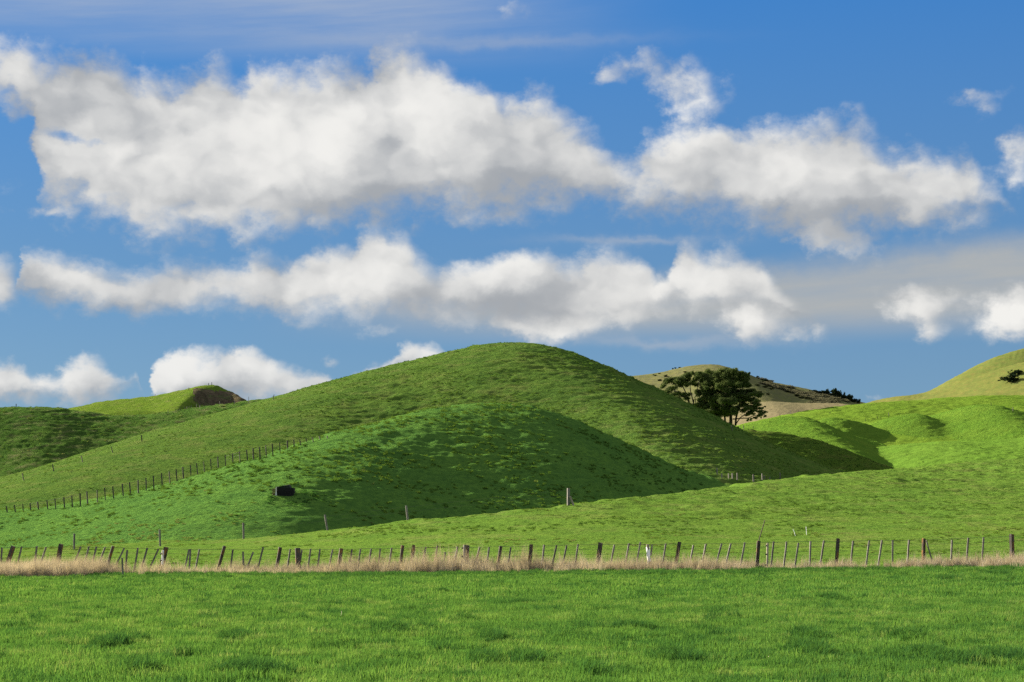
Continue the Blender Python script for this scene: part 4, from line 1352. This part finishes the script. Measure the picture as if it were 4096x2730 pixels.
PR = [(1330, 190, 110, 60), (1430, 180, 100, 60), (1530, 200, 90, 60), (1260, 260, 100, 70), (1390, 280, 120, 80), (1520, 290, 110, 80), (1640, 250, 80, 70), (1720, 260, 80, 60), (1800, 280, 80, 70), (1650, 340, 120, 80), (1780, 350, 80, 60),
      (1240, 370, 110, 70), (1380, 400, 140, 80), (1520, 400, 130, 80), (1640, 440, 110, 60), (1780, 430, 90, 45), (1850, 450, 60, 20), (1250, 480, 110, 70), (1400, 520, 150, 80), (1560, 530, 140, 70), (1700, 540, 120, 50), (1840, 530, 120, 45),
      (1950, 520, 80, 30), (1980, 590, 110, 35), (1880, 620, 130, 40), (1750, 620, 130, 50), (2040, 630, 80, 25), (1600, 640, 140, 60), (1430, 640, 150, 60), (1280, 640, 120, 60), (1180, 700, 120, 60), (1320, 760, 130, 70), (1470, 760, 120, 80),
      (1620, 720, 110, 50), (1750, 700, 120, 40), (1900, 700, 120, 35), (1970, 760, 90, 30), (1780, 790, 100, 45), (1920, 820, 120, 35), (2010, 820, 70, 20), (1400, 880, 110, 80), (1530, 880, 110, 80), (1650, 860, 80, 60), (1780, 880, 80, 50),
      (1960, 870, 80, 25), (2070, 860, 60, 20), (2130, 850, 40, 14), (1900, 930, 90, 25), (2030, 940, 80, 22), (2120, 960, 60, 18), (2150, 1020, 25, 20), (1850, 985, 70, 20), (2040, 1010, 70, 25), (1970, 1050, 60, 16), (1850, 1080, 35, 14),
      (1330, 960, 80, 60), (1440, 960, 100, 50), (1280, 1030, 60, 40), (1550, 960, 90, 50), (1830, 240, 40, 40), (1580, 170, 40, 30), (1700, 215, 40, 40)]
cypress('airy dark tree with bare forked trunks left of the big crown', 452.0, (800, 960),
        [('trunk', [(812, 960), (780, 870), (740, 790), (715, 650), (650, 520), (600, 420), (560, 340)], 42, 12), ('limb', [(735, 770), (690, 700), (560, 600), (450, 510)], 18, 8),
         ('limb', [(820, 790), (800, 690), (765, 560), (750, 430), (745, 300)], 26, 10), ('limb', [(790, 880), (815, 800), (820, 700)], 24, 20), ('limb', [(860, 760), (850, 660), (890, 590), (905, 430), (930, 330)], 18, 9),
         ('limb', [(715, 650), (600, 640), (430, 620), (300, 560)], 14, 7), ('limb', [(580, 800), (575, 700), (540, 610)], 12, 8)], PL, 3, 3, 2.2, 1.2)
cypress('tall dark tree in the middle of the clump, partly behind the hill', 449.0, (1310, 1170),
        [('trunk', [(1310, 1180), (1300, 1080), (1260, 950), (1200, 800), (1120, 600), (1050, 400)], 50, 14), ('trunk', [(1410, 1210), (1410, 1060), (1380, 900), (1290, 700), (1200, 450)], 46, 14),
         ('trunk', [(1215, 1140), (1225, 1060), (1180, 950), (1080, 860)], 40, 16), ('limb', [(1230, 1120), (1290, 1060), (1340, 960)], 22, 12), ('limb', [(1200, 800), (1080, 780), (950, 760)], 20, 8)], PM, 4, 5, 3.0, 1.1)
cypress('biggest dark tree with a dense spreading crown and low bare right branches', 446.0, (1510, 1190),
        [('trunk', [(1510, 1195), (1525, 1100), (1520, 960), (1500, 800), (1470, 600), (1440, 400), (1420, 250)], 74, 16), ('trunk', [(1590, 1175), (1620, 1060), (1660, 900), (1700, 700), (1740, 500), (1760, 330)], 46, 12),
         ('limb', [(1620, 1160), (1690, 1050), (1760, 1000), (1860, 980), (2000, 960)], 22, 7), ('limb', [(1560, 1070), (1700, 1060), (1850, 1050), (1960, 1000), (2060, 990), (2140, 960)], 26, 6),
         ('limb', [(1660, 900), (1800, 860), (1940, 830)], 18, 7), ('limb', [(1700, 980), (1770, 1040)], 10, 5), ('limb', [(1720, 760), (1850, 720), (1950, 700)], 16, 6), ('limb', [(1740, 600), (1880, 580), (2000, 600)], 18, 6)], PR, 5, 5, 3.2, 1.1)


def bush_mesh(name, seed, mat, n=240, size=0.16):
    r = np.random.default_rng(seed)
    k = 9
    c = r.normal(size=(k, 3)) * np.array([0.24, 0.24, 0.16]) + np.array([0, 0, 0.62])
    rr = np.full((k, 3), 0.30) * (0.7 + 0.5 * r.random((k, 1)))
    V, Q, t = leaf_cloud(c, rr, [n // k] * k, size, 0.3, seed)
    me = mesh_from(name, V, Q, mat, smooth=False)
    at = me.attributes.new('tint', 'FLOAT', 'FACE'); at.data.foreach_set('value', t.astype(np.float32))
    return me


def trunk_mesh():
    mb = MB()
    mb.ring_tube([(0, 0, -0.15), (0.02, 0, 0.2), (0.0, 0.02, 0.5)], [0.07, 0.05, 0.03], 6)
    me = bpy.data.meshes.new('trunk'); me.from_pydata([tuple(v) for v in mb.v], [], mb.f); me.materials.append(BARK)
    return me


TR_ME = trunk_mesh()
B_ME = [bush_mesh('crown', 50 + i, SHRUB) for i in range(4)]
S_ME = [bush_mesh('crown', 70 + i, SCRUB) for i in range(3)]


def small_tree(name, label, cat, group, u, v, wpx, hpx, D=None, meshes=B_ME, k=0):
    hx, hy, hz = hit(u, v)
    if D is not None:
        p = at_depth(u, v, D); hx, hy, hz = p.x, D, float(land(p.x, D))
    m = hy / FPX
    root = empty(name, (hx, hy, hz - 0.2))
    tag(root, label, cat, group)
    for nm, me in (('trunk', TR_ME), ('crown', meshes[k % len(meshes)])):
        o = bpy.data.objects.new(nm, me)
        link(o, root)
        if nm == 'crown':
            o.rotation_euler.z = random.uniform(0, 6.28)
    root.scale = (wpx * m * 0.95, wpx * m * 0.95, hpx * m)
    return root


# the dark grove on the shoulder of the brown hill (photo pixels: foot u, foot v, width, height)
GROVE = [(3338, 1604, 22, 38), (3359, 1608, 17, 33), (3377, 1606, 10, 24), (3402, 1612, 17, 25), (3387, 1618, 24, 22), (3419, 1618, 18, 16), (3436, 1614, 14, 15), (3352, 1612, 20, 20), (3371, 1613, 18, 20), (3408, 1621, 22, 14),
         (3310, 1603, 18, 22), (3292, 1604, 20, 18), (3325, 1608, 18, 16), (3275, 1606, 18, 12), (3300, 1608, 14, 9), (3256, 1602, 16, 11), (3245, 1606, 18, 10), (3340, 1611, 16, 13), (3262, 1592, 14, 7), (3284, 1590, 10, 7)]
for i, (u, v, w, h) in enumerate(GROVE):
    lab = ('tallest dark round tree of the far grove on the skyline' if i == 0 else 'narrow dark tree right of the tallest in the far grove' if i == 2
           else 'dark bushy tree in the far grove on the brown hill')
    small_tree('grove_tree', lab, 'tree', 'dark grove on the brown hill', u, v, w * 1.15, h, 1240.0 if v < 1622 else None, B_ME, i)
for i, (u, v, w, h, lab) in enumerate([(3030, 1512, 9, 10, 'small round dark bush on the right skyline of the brown hill'), (3062, 1530, 20, 15, 'wide low dark bush on the right skyline of the brown hill'), (2691, 1474, 7, 5, 'leftmost of three tiny bushes on the brown hill skyline'),
                                       (2702, 1472, 8, 6, 'middle one of three tiny bushes on the brown hill skyline'), (2718, 1470, 9, 5, 'rightmost of three tiny bushes on the brown hill skyline')]):
    small_tree('hill_shrub', lab, 'shrub', None, u, v + 2, w, h, None, B_ME, i)
for i, (u, v, w, h, lab) in enumerate([(2622, 1504, 11, 5, 'lower of two touching scrub bushes near the left crest of the brown hill'), (2614, 1501, 8, 4, 'upper smaller one of two touching scrub bushes near the left crest of the brown hill'), (2637, 1496, 10, 5, 'lone scrub bush just under the left crest of the brown hill'),
                                       (2740, 1492, 16, 7, 'left of two low scrub bushes above the big tree on the brown hill'), (2757, 1494, 18, 6, 'right of two low scrub bushes above the big tree on the brown hill'), (2662, 1508, 16, 8, 'upper of two low scrub bushes left of the big tree on the brown hill'), (2640, 1525, 18, 8, 'lower of two low scrub bushes left of the big tree on the brown hill'),
                                       (3030, 1545, 22, 9, 'scrub bush on the shaded side of the brown hill'), (3060, 1552, 22, 10, 'scrub bush on the shaded side of the brown hill'), (3040, 1575, 20, 9, 'scrub bush on the shaded side of the brown hill'),
                                       (3085, 1560, 22, 8, 'scrub bush on the shaded side of the brown hill'), (3070, 1580, 16, 8, 'scrub bush on the shaded side of the brown hill'), (3190, 1588, 22, 9, 'scrub bush on the shaded side of the brown hill'),
                                       (3205, 1594, 20, 9, 'scrub bush on the shaded side of the brown hill'), (3225, 1597, 20, 10, 'scrub bush on the shaded side of the brown hill'), (3150, 1570, 24, 7, 'scrub bush on the shaded side of the brown hill')]):
    small_tree('scrub_bush', lab, 'bush', 'scrub on the brown hill', u, v, w, h, None, S_ME, i)
small_tree('dark_shrub', 'upper of two dark shrubs on the olive hill at the right edge', 'shrub', None, 4062, 1506, 36, 24, None, B_ME, 1)
small_tree('dark_shrub', 'lower wider dark shrub on the olive hill at the right edge', 'shrub', None, 4046, 1532, 66, 24, None, B_ME, 2)
small_tree('hedge_tree', 'small dark treetop showing over the right flank of the tallest hill', 'tree', None, 2566, 1566, 56, 34, 330.0, B_ME, 3)
small_tree('young_tree', 'small dark bush between the trunks at the foot of the big tree', 'bush', None, 2600 + 1385 / 4.706, 1450 + 1190 / 4.706, 18, 24, 445.0, B_ME, 0)


# ------------------------------------------------------------------ grass
def grass_mat(name, stops, trans=0.35):
    m, nt, out = new_mat(name)
    ai = nt.nodes.new('ShaderNodeAttribute'); ai.attribute_type = 'INSTANCER'; ai.attribute_name = 'tint'
    ab = nt.nodes.new('ShaderNodeAttribute'); ab.attribute_name = 'blade'
    stops = [(p_, tuple(q * ALB for q in c_)) for p_, c_ in stops]
    f = nmath(nt, 'ADD', nmath(nt, 'MULTIPLY', ai.outputs['Fac'], 0.72), nmath(nt, 'MULTIPLY', ab.outputs['Fac'], 0.28))
    col = nramp(nt, f, stops)
    d = nt.nodes.new('ShaderNodeBsdfDiffuse'); t = nt.nodes.new('ShaderNodeBsdfTranslucent')
    nt.links.new(col, d.inputs[0])
    tcol = nmix(nt, 1.0, col, (1.15, 1.05, 0.7), 'MULTIPLY')
    nt.links.new(tcol, t.inputs[0])
    mx = nt.nodes.new('ShaderNodeMixShader'); mx.inputs[0].default_value = trans
    nt.links.new(d.outputs[0], mx.inputs[1]); nt.links.new(t.outputs[0], mx.inputs[2])
    nt.links.new(mx.outputs[0], out.inputs['Surface'])
    return m


def tuft_object(name, seed, n, R, hmin, hmax, wid, spread, mat, lean=0.15):
    r = np.random.default_rng(seed)
    V, F, T = [], [], []
    for i in range(n):
        a = r.uniform(0, 6.28); q = R * math.sqrt(r.random())
        x, y = q * math.cos(a), q * math.sin(a)
        h = r.uniform(hmin, hmax)
        b = r.uniform(0, 6.28)
        la = spread * r.uniform(0.3, 1.0)
        lx, ly = math.cos(b) * la * h + lean * h, math.sin(b) * la * h
        wx, wy = -math.sin(b) * wid * 0.5, math.cos(b) * wid * 0.5
        k = len(V)
        V += [(x - wx, y - wy, -0.03), (x + wx, y + wy, -0.03), (x + lx * 0.35 + wx * 0.8, y + ly * 0.35 + wy * 0.8, h * 0.6), (x + lx * 0.35 - wx * 0.8, y + ly * 0.35 - wy * 0.8, h * 0.6), (x + lx, y + ly, h * r.uniform(0.85, 1.0))]
        F += [(k, k + 1, k + 2, k + 3), (k + 3, k + 2, k + 4)]
        t = r.random()
        T += [t, t]
    me = bpy.data.meshes.new(name)
    me.from_pydata(V, [], F)
    me.materials.append(mat)
    at = me.attributes.new('blade', 'FLOAT', 'FACE'); at.data.foreach_set('value', np.array(T, np.float32))
    return bpy.data.objects.new(name, me)


def scatter(name, label, cat, pts, scl, tint, variants, normal_tilt=0.12):
    """one object of many tufts: points with attributes, a tuft set on each by geometry nodes"""
    n = len(pts)
    me = bpy.data.meshes.new(name)
    me.vertices.add(n); me.vertices.foreach_set('co', pts.astype(np.float32).ravel())
    rot = np.stack([rng.normal(0, normal_tilt, n), rng.normal(0, normal_tilt, n), rng.uniform(0, 6.283, n)], 1)
    for nm, ty, val, key in (('rot', 'FLOAT_VECTOR', rot, 'vector'), ('scl', 'FLOAT_VECTOR', scl, 'vector'), ('tint', 'FLOAT', tint, 'value'), ('pick', 'INT', rng.integers(0, len(variants), n), 'value')):
        a = me.attributes.new(nm, ty, 'POINT')
        a.data.foreach_set(key, np.ascontiguousarray(val, np.int32 if ty == 'INT' else np.float32).ravel())
    o = bpy.data.objects.new(name, me)
    o['kind'] = 'stuff'; o['label'] = label; o['category'] = cat
    link(o)
    ng = bpy.data.node_groups.new(name, 'GeometryNodeTree')
    ng.interface.new_socket('Geometry', in_out='INPUT', socket_type='NodeSocketGeometry')
    ng.interface.new_socket('Geometry', in_out='OUTPUT', socket_type='NodeSocketGeometry')
    N, Lk = ng.nodes, ng.links
    gi, go = N.new('NodeGroupInput'), N.new('NodeGroupOutput')
    iop = N.new('GeometryNodeInstanceOnPoints')
    join = N.new('GeometryNodeJoinGeometry')
    for v in reversed(variants):
        oi = N.new('GeometryNodeObjectInfo')
        oi.inputs['Object'].default_value = v
        oi.inputs['As Instance'].default_value = True
        Lk.new(oi.outputs['Geometry'], join.inputs[0])
    iop.inputs['Pick Instance'].default_value = True

    def att(nm, ty):
        a = N.new('GeometryNodeInputNamedAttribute'); a.data_type = ty
        a.inputs['Name'].default_value = nm
        return a.outputs['Attribute']
    Lk.new(gi.outputs[0], iop.inputs['Points'])
    Lk.new(join.outputs[0], iop.inputs['Instance'])
    Lk.new(att('pick', 'INT'), iop.inputs['Instance Index'])
    Lk.new(att('rot', 'FLOAT_VECTOR'), iop.inputs['Rotation'])
    Lk.new(att('scl', 'FLOAT_VECTOR'), iop.inputs['Scale'])
    Lk.new(iop.outputs[0], go.inputs[0])
    md = o.modifiers.new('scatter', 'NODES'); md.node_group = ng
    return o


def field_points(y0, y1, dens, half=0.33, margin=2.0):
    A = half * (y1 * y1 - y0 * y0) + 2 * margin * (y1 - y0)
    n = int(A * dens)
    y = np.sqrt(rng.uniform(y0 * y0, y1 * y1, n))
    x = rng.uniform(-1, 1, n) * (half * y + margin)
    return x, y


GR = grass_mat('paddock grass', ((0.0, (0.026, 0.088, 0.032)), (0.3, (0.066, 0.172, 0.036)), (0.65, (0.124, 0.255, 0.052)), (1.0, (0.235, 0.315, 0.105))), 0.42)
HG = grass_mat('hill grass', ((0.0, (0.035, 0.090, 0.022)), (0.4, (0.075, 0.155, 0.026)), (0.75, (0.125, 0.215, 0.034)), (1.0, (0.26, 0.26, 0.13))), 0.35)
DG = grass_mat('dry grass', ((0.0, (0.24, 0.205, 0.15)), (0.5, (0.42, 0.37, 0.295)), (1.0, (0.58, 0.52, 0.43))), 0.35)

tufts = [tuft_object('grass_tuft', 100 + i, 105, 0.22, 0.03, 0.092, 0.0065, 0.8, GR) for i in range(5)]
coarse = [tuft_object('grass_tuft', 120 + i, 70, 0.32, 0.03, 0.10, 0.012, 0.8, GR) for i in range(4)]
clumps = [tuft_object('grass_clump', 140 + i, 120, 0.17, 0.07, 0.19, 0.009, 0.9, GR) for i in range(3)]
mounds = [tuft_object('tussock', 160 + i, 46, 0.30, 0.08, 0.24, 0.045, 0.8, HG) for i in range(4)]
drytufts = [tuft_object('dry_tuft', 180 + i, 46, 0.17, 0.12, (0.40, 0.52, 0.66, 0.46)[i], 0.007, 0.42, DG, 0.24) for i in range(4)]


def tone(x, y):
    return 0.45 + 0.16 * fbm(x / 6.0, y / 14.0, 3, 1) + 1.3 * fbm(x / 0.55, y / 0.6, 3, 2)


x1, y1 = field_points(16.5, 46, 15)
x2, y2 = field_points(46, 79.5, 9)
s1 = 0.75 + 0.6 * rng.random(len(x1)) + 0.5 * fbm(x1 / 1.4, y1 / 2.0, 2, 3)
z1 = land(x1, y1)
scatter('grass', 'short green grass covering the near paddock', 'grass', np.stack([x1, y1, z1], 1), np.stack([s1, s1, s1 * (0.8 + 0.6 * np.clip(0.5 + fbm(x1 / 0.8, y1 / 0.9, 2, 0) * 1.5, 0, 1))], 1), np.clip(tone(x1, y1) + rng.normal(0, 0.10, len(x1)) + 0.5 * (rng.random(len(x1)) < 0.05), 0, 1), tufts)
s2 = 0.8 + 0.6 * rng.random(len(x2))
z2 = land(x2, y2)
scatter('grass', 'short green grass of the paddock towards the fence', 'grass', np.stack([x2, y2, z2], 1), np.stack([s2, s2, s2], 1), np.clip(tone(x2, y2) + rng.normal(0, 0.08, len(x2)), 0, 1), coarse)

# darker, taller clumps where stock leave the grass alone
xc, yc = field_points(17, 79, 2.0)
mk = 0.15 * fbm(xc / 6.0, yc / 7.0, 3, 2) + fbm(xc / 0.9, yc / 1.0, 2, 1)
keep = mk > 0.20
xc, yc = xc[keep], yc[keep]
# big clumps seen near the right and in the middle of the paddock
bx, by = [], []
for u, v, w in ((3780, 2640, 90), (4020, 2640, 60), (1960, 2560, 40), (2540, 2520, 60), (3240, 2555, 50), (1000, 2700, 130), (2110, 2655, 50), (1930, 2650, 30), (430, 2590, 60), (3250, 2620, 60), (2700, 2640, 120), (1570, 2535, 60), (950, 2560, 50),
                (3990, 2300, 60), (3800, 2320, 60), (3040, 2280, 20), (2600, 2275, 30), (980, 2285, 30), (1690, 2290, 30), (3640, 2560, 50), (1225, 1988, 50), (1085, 2000, 50), (1270, 2000, 60), (1180, 2012, 60), (540, 2690, 60), (2600, 2390, 40), (3320, 2400, 50)):
    hx, hy, hz = hit(u, v)
    n = int(14 + w * (0.25 if hy < 82 else 0.12))
    bx += list(hx + rng.normal(0, w * hy / FPX * 0.38, n)); by += list(hy + rng.normal(0, 0.35 + 0.004 * hy, n))
bank_x = rng.uniform(-30, 30, 2600); bank_y = rng.uniform(70.5, 78.8, 2600)
kb = fbm(bank_x / 1.8, bank_y / 1.6, 3, 3) > 0.06
bx += list(bank_x[kb]); by += list(bank_y[kb])
xc, yc = np.concatenate([xc, bx]), np.concatenate([yc, by])
zc = land(xc, yc)
sc_ = (0.6 + 0.7 * rng.random(len(xc))) * np.where(yc > 90, 0.8, np.where(yc > 69, 1.15, 1.0))
scatter('grass_clumps', 'darker longer grass clumps dotted over the paddock', 'grass', np.stack([xc, yc, zc], 1), np.stack([sc_, sc_, sc_], 1), np.clip(rng.normal(0.12, 0.12, len(xc)), 0, 0.5), clumps)

# grass on the pasture slope and the hills
def hill_scatter(name, label, y0, y1, dens, size, seedk, half=0.33, gate=-0.05, tb=0.45):
    x, y = field_points(y0, y1, dens, half, 4.0)
    m = fbm(x / 4.5, y / 3.5, 3, seedk) + 0.6 * fbm(x / 1.6, y / 1.2, 2, seedk + 1)
    k = m > gate + rng.normal(0, 0.05, len(x))
    bx_, by_, _ = hit(1141, 1989)
    k &= ~((np.abs(x - bx_) < 2.0) & (y > by_ - 4.5) & (y < by_ + 1.5))
    x, y, m = x[k], y[k], m[k]
    z, ids = land(x, y, True, True)
    s = size * (0.7 + 0.7 * rng.random(len(x)))
    t = np.clip(tb + 0.9 * fbm(x / 12.0, y / 12.0, 3, 1) + rng.normal(0, 0.14, len(x)), 0, 1)
    return x, y, z, s, t, ids


x, y, z, s, t, ids = hill_scatter('', '', 82, 140, 2.6, 0.42, 1, gate=0.12, tb=0.62)
s = s * np.where(ids == 0, 1.0, 1.3)
scatter('slope_grass', 'uneven grass tufts of the bright pasture slope', 'grass', np.stack([x, y, z], 1), np.stack([s, s, s * 0.7], 1), t, mounds, 0.2)
x, y, z, s, t, ids = hill_scatter('', '', 140, 300, 2.6, 0.72, 2, gate=0.0, tb=0.66)
near = ids == 1
GSP = 1 + next(i for i, r in enumerate(RIDGES) if r.name == 'grassy_spur')
big = np.isin(ids, [1, 2, GSP])
s = s * np.where(near, 0.85, np.where(big, 0.62, 0.45))
k = (big | (rng.random(len(x)) < 0.35)) & (rng.random(len(x)) < 0.22 + 0.78 * sst(x, -46, -8))
t = np.clip(t - np.where(ids == 2, 0.2, 0.28) + (rng.random(len(x)) < 0.03) * 0.4, 0, 1)
scatter('hill_grass', 'rough tufted grass over the small hill and the tallest hill', 'grass', np.stack([x, y, z], 1)[k], np.stack([s, s, s * 1.0], 1)[k], t[k], mounds, 0.25)
x, y, z, s, t, ids = hill_scatter('', '', 300, 470, 0.6, 1.0, 3, gate=0.05, tb=0.6)
LH = 1 + next(i for i, r in enumerate(RIDGES) if r.name == 'left_hill')
GS = 1 + next(i for i, r in enumerate(RIDGES) if r.name == 'grassy_spur')
k = np.isin(ids, [LH, GS]) | (rng.random(len(x)) < 0.10)
t = np.clip(t - 0.25 + (rng.random(len(x)) < 0.16) * 0.7 * (ids == LH), 0, 1)
s = s * np.where(ids == LH, 0.95, 0.6)
scatter('far_grass', 'rough tufted grass over the left hill and the folded right hills', 'grass', np.stack([x, y, z], 1)[k], np.stack([s, s, s * 0.75], 1)[k], t[k], mounds, 0.25)

# the strip of long dead grass along the fence
n = 6500
xd = rng.uniform(-29, 29, n)
yd = FENCE_Y - 0.6 + rng.normal(0, 1.0, n) - 2.2 * np.clip(fbm(xd / 2.2, xd * 0 + 3.3, 3, 2), 0, 1)
left = rng.random(n) < 0.35
xl = rng.uniform(-29, -18.5, n)
xd = np.where(left, xl, xd); yd = np.where(left, rng.uniform(73.5, 80.5, n), yd)
dn = fbm(xd / 4.0, yd / 3.0, 3, 0) + 0.25 * (xd < -18)
k = dn + rng.normal(0, 0.06, n) > -0.15 + 0.25 * np.clip(fbm(xd / 1.6, yd / 1.2, 2, 3), 0, 1)
k &= ~((xd > -18.5) & (xd < -13) & (rng.random(n) < 0.55))
xd, yd, dn = xd[k], yd[k], dn[k]
zd = land(xd, yd)
tall = 0.55 + 1.7 * np.clip(dn + 0.1, 0, 0.6) + 0.6 * rng.random(len(xd)) ** 2
ctr = np.exp(-((xd + 1.5) / 4.5) ** 2)
tall = tall * (1 + 0.5 * ctr) * np.where(xd > -8, 1.22, 1.0)
scatter('dry_grass', 'long pale dead grass in a strip along the post fence', 'grass', np.stack([xd, yd, zd], 1), np.stack([np.full(len(xd), 1.0), np.full(len(xd), 1.0), tall], 1), np.clip(0.45 + 0.8 * fbm(xd / 3, yd / 3, 3, 2) + rng.normal(0, 0.15, len(xd)), 0, 1), drytufts, 0.15)

# low grey scrub and bracken over the right half of the brown hill
def scrub_object(i):
    o = bpy.data.objects.new('scrub_clump', bush_mesh('scrub_clump', 90 + i, SCRUB_LOW, 90, 0.2))
    return o


SCRUB_LOW = leaf_mat('bracken foliage', (0.10, 0.105, 0.062), (0.20, 0.19, 0.105), 0.35)
scrubs = [scrub_object(i) for i in range(3)]
BR = 1 + next(i for i, r in enumerate(RIDGES) if r.name == 'brown_hill')
n = 15000
y = rng.uniform(1130, 1330, n); x = rng.uniform(0.03, 0.22, n) * y
z, ids = land(x, y, True, True)
m = fbm(x / 38.0, z / 14.0, 4, 1, 0.6) + np.interp(x / y, [0.03, 0.075, 0.105, 0.16, 0.22], [-0.4, -0.3, -0.08, 0.02, 0.05])
k = (ids == BR) & (m > 0.13)
x, y, z = x[k], y[k], z[k]
s = 0.9 + 1.8 * rng.random(len(x)) ** 2
scatter('scrub', 'low grey scrub and bracken patches over the right half of the brown hill', 'scrub', np.stack([x, y, z - 0.15], 1), np.stack([s * 1.5, s * 1.5, s * 0.6], 1), rng.random(len(x)), scrubs, 0.05)

# a few dead stalks standing in the paddock
for u, v, du, dv, lab in ((3069, 2652, 6, -27, 'white dead stalk standing in the near grass at the middle right'), (1362, 2468, 6, -24, 'bent pale dead stalk in the middle of the paddock'), (1765, 2456, 1, -16, 'thin straw-coloured stalk in the grass near the middle'),
                          (195, 2478, 5, -14, 'yellow dead stalk in the grass at the left'), (149, 2336, -1, -16, 'pale stalk close to the dead grass strip at the left')):
    hx, hy, hz = hit(u, v)
    t = at_depth(u + du, v + dv, hy)
    b = Vector((hx, hy, hz))
    mb = MB()
    mb.ring_tube([Vector((0, 0, -0.04)), (t - b) * 0.5 + Vector((0.004, 0, 0.01)), t - b], [0.006, 0.005, 0.003], 5)
    o = mb.build('dead_stalk', STRAW if 'STRAW' in globals() else globals().setdefault('STRAW', plain_mat('straw', (0.62, 0.54, 0.40), 0.8, 0.15)))
    o.location = b
    tag(o, lab, 'stalk', 'dead stalks in the paddock')
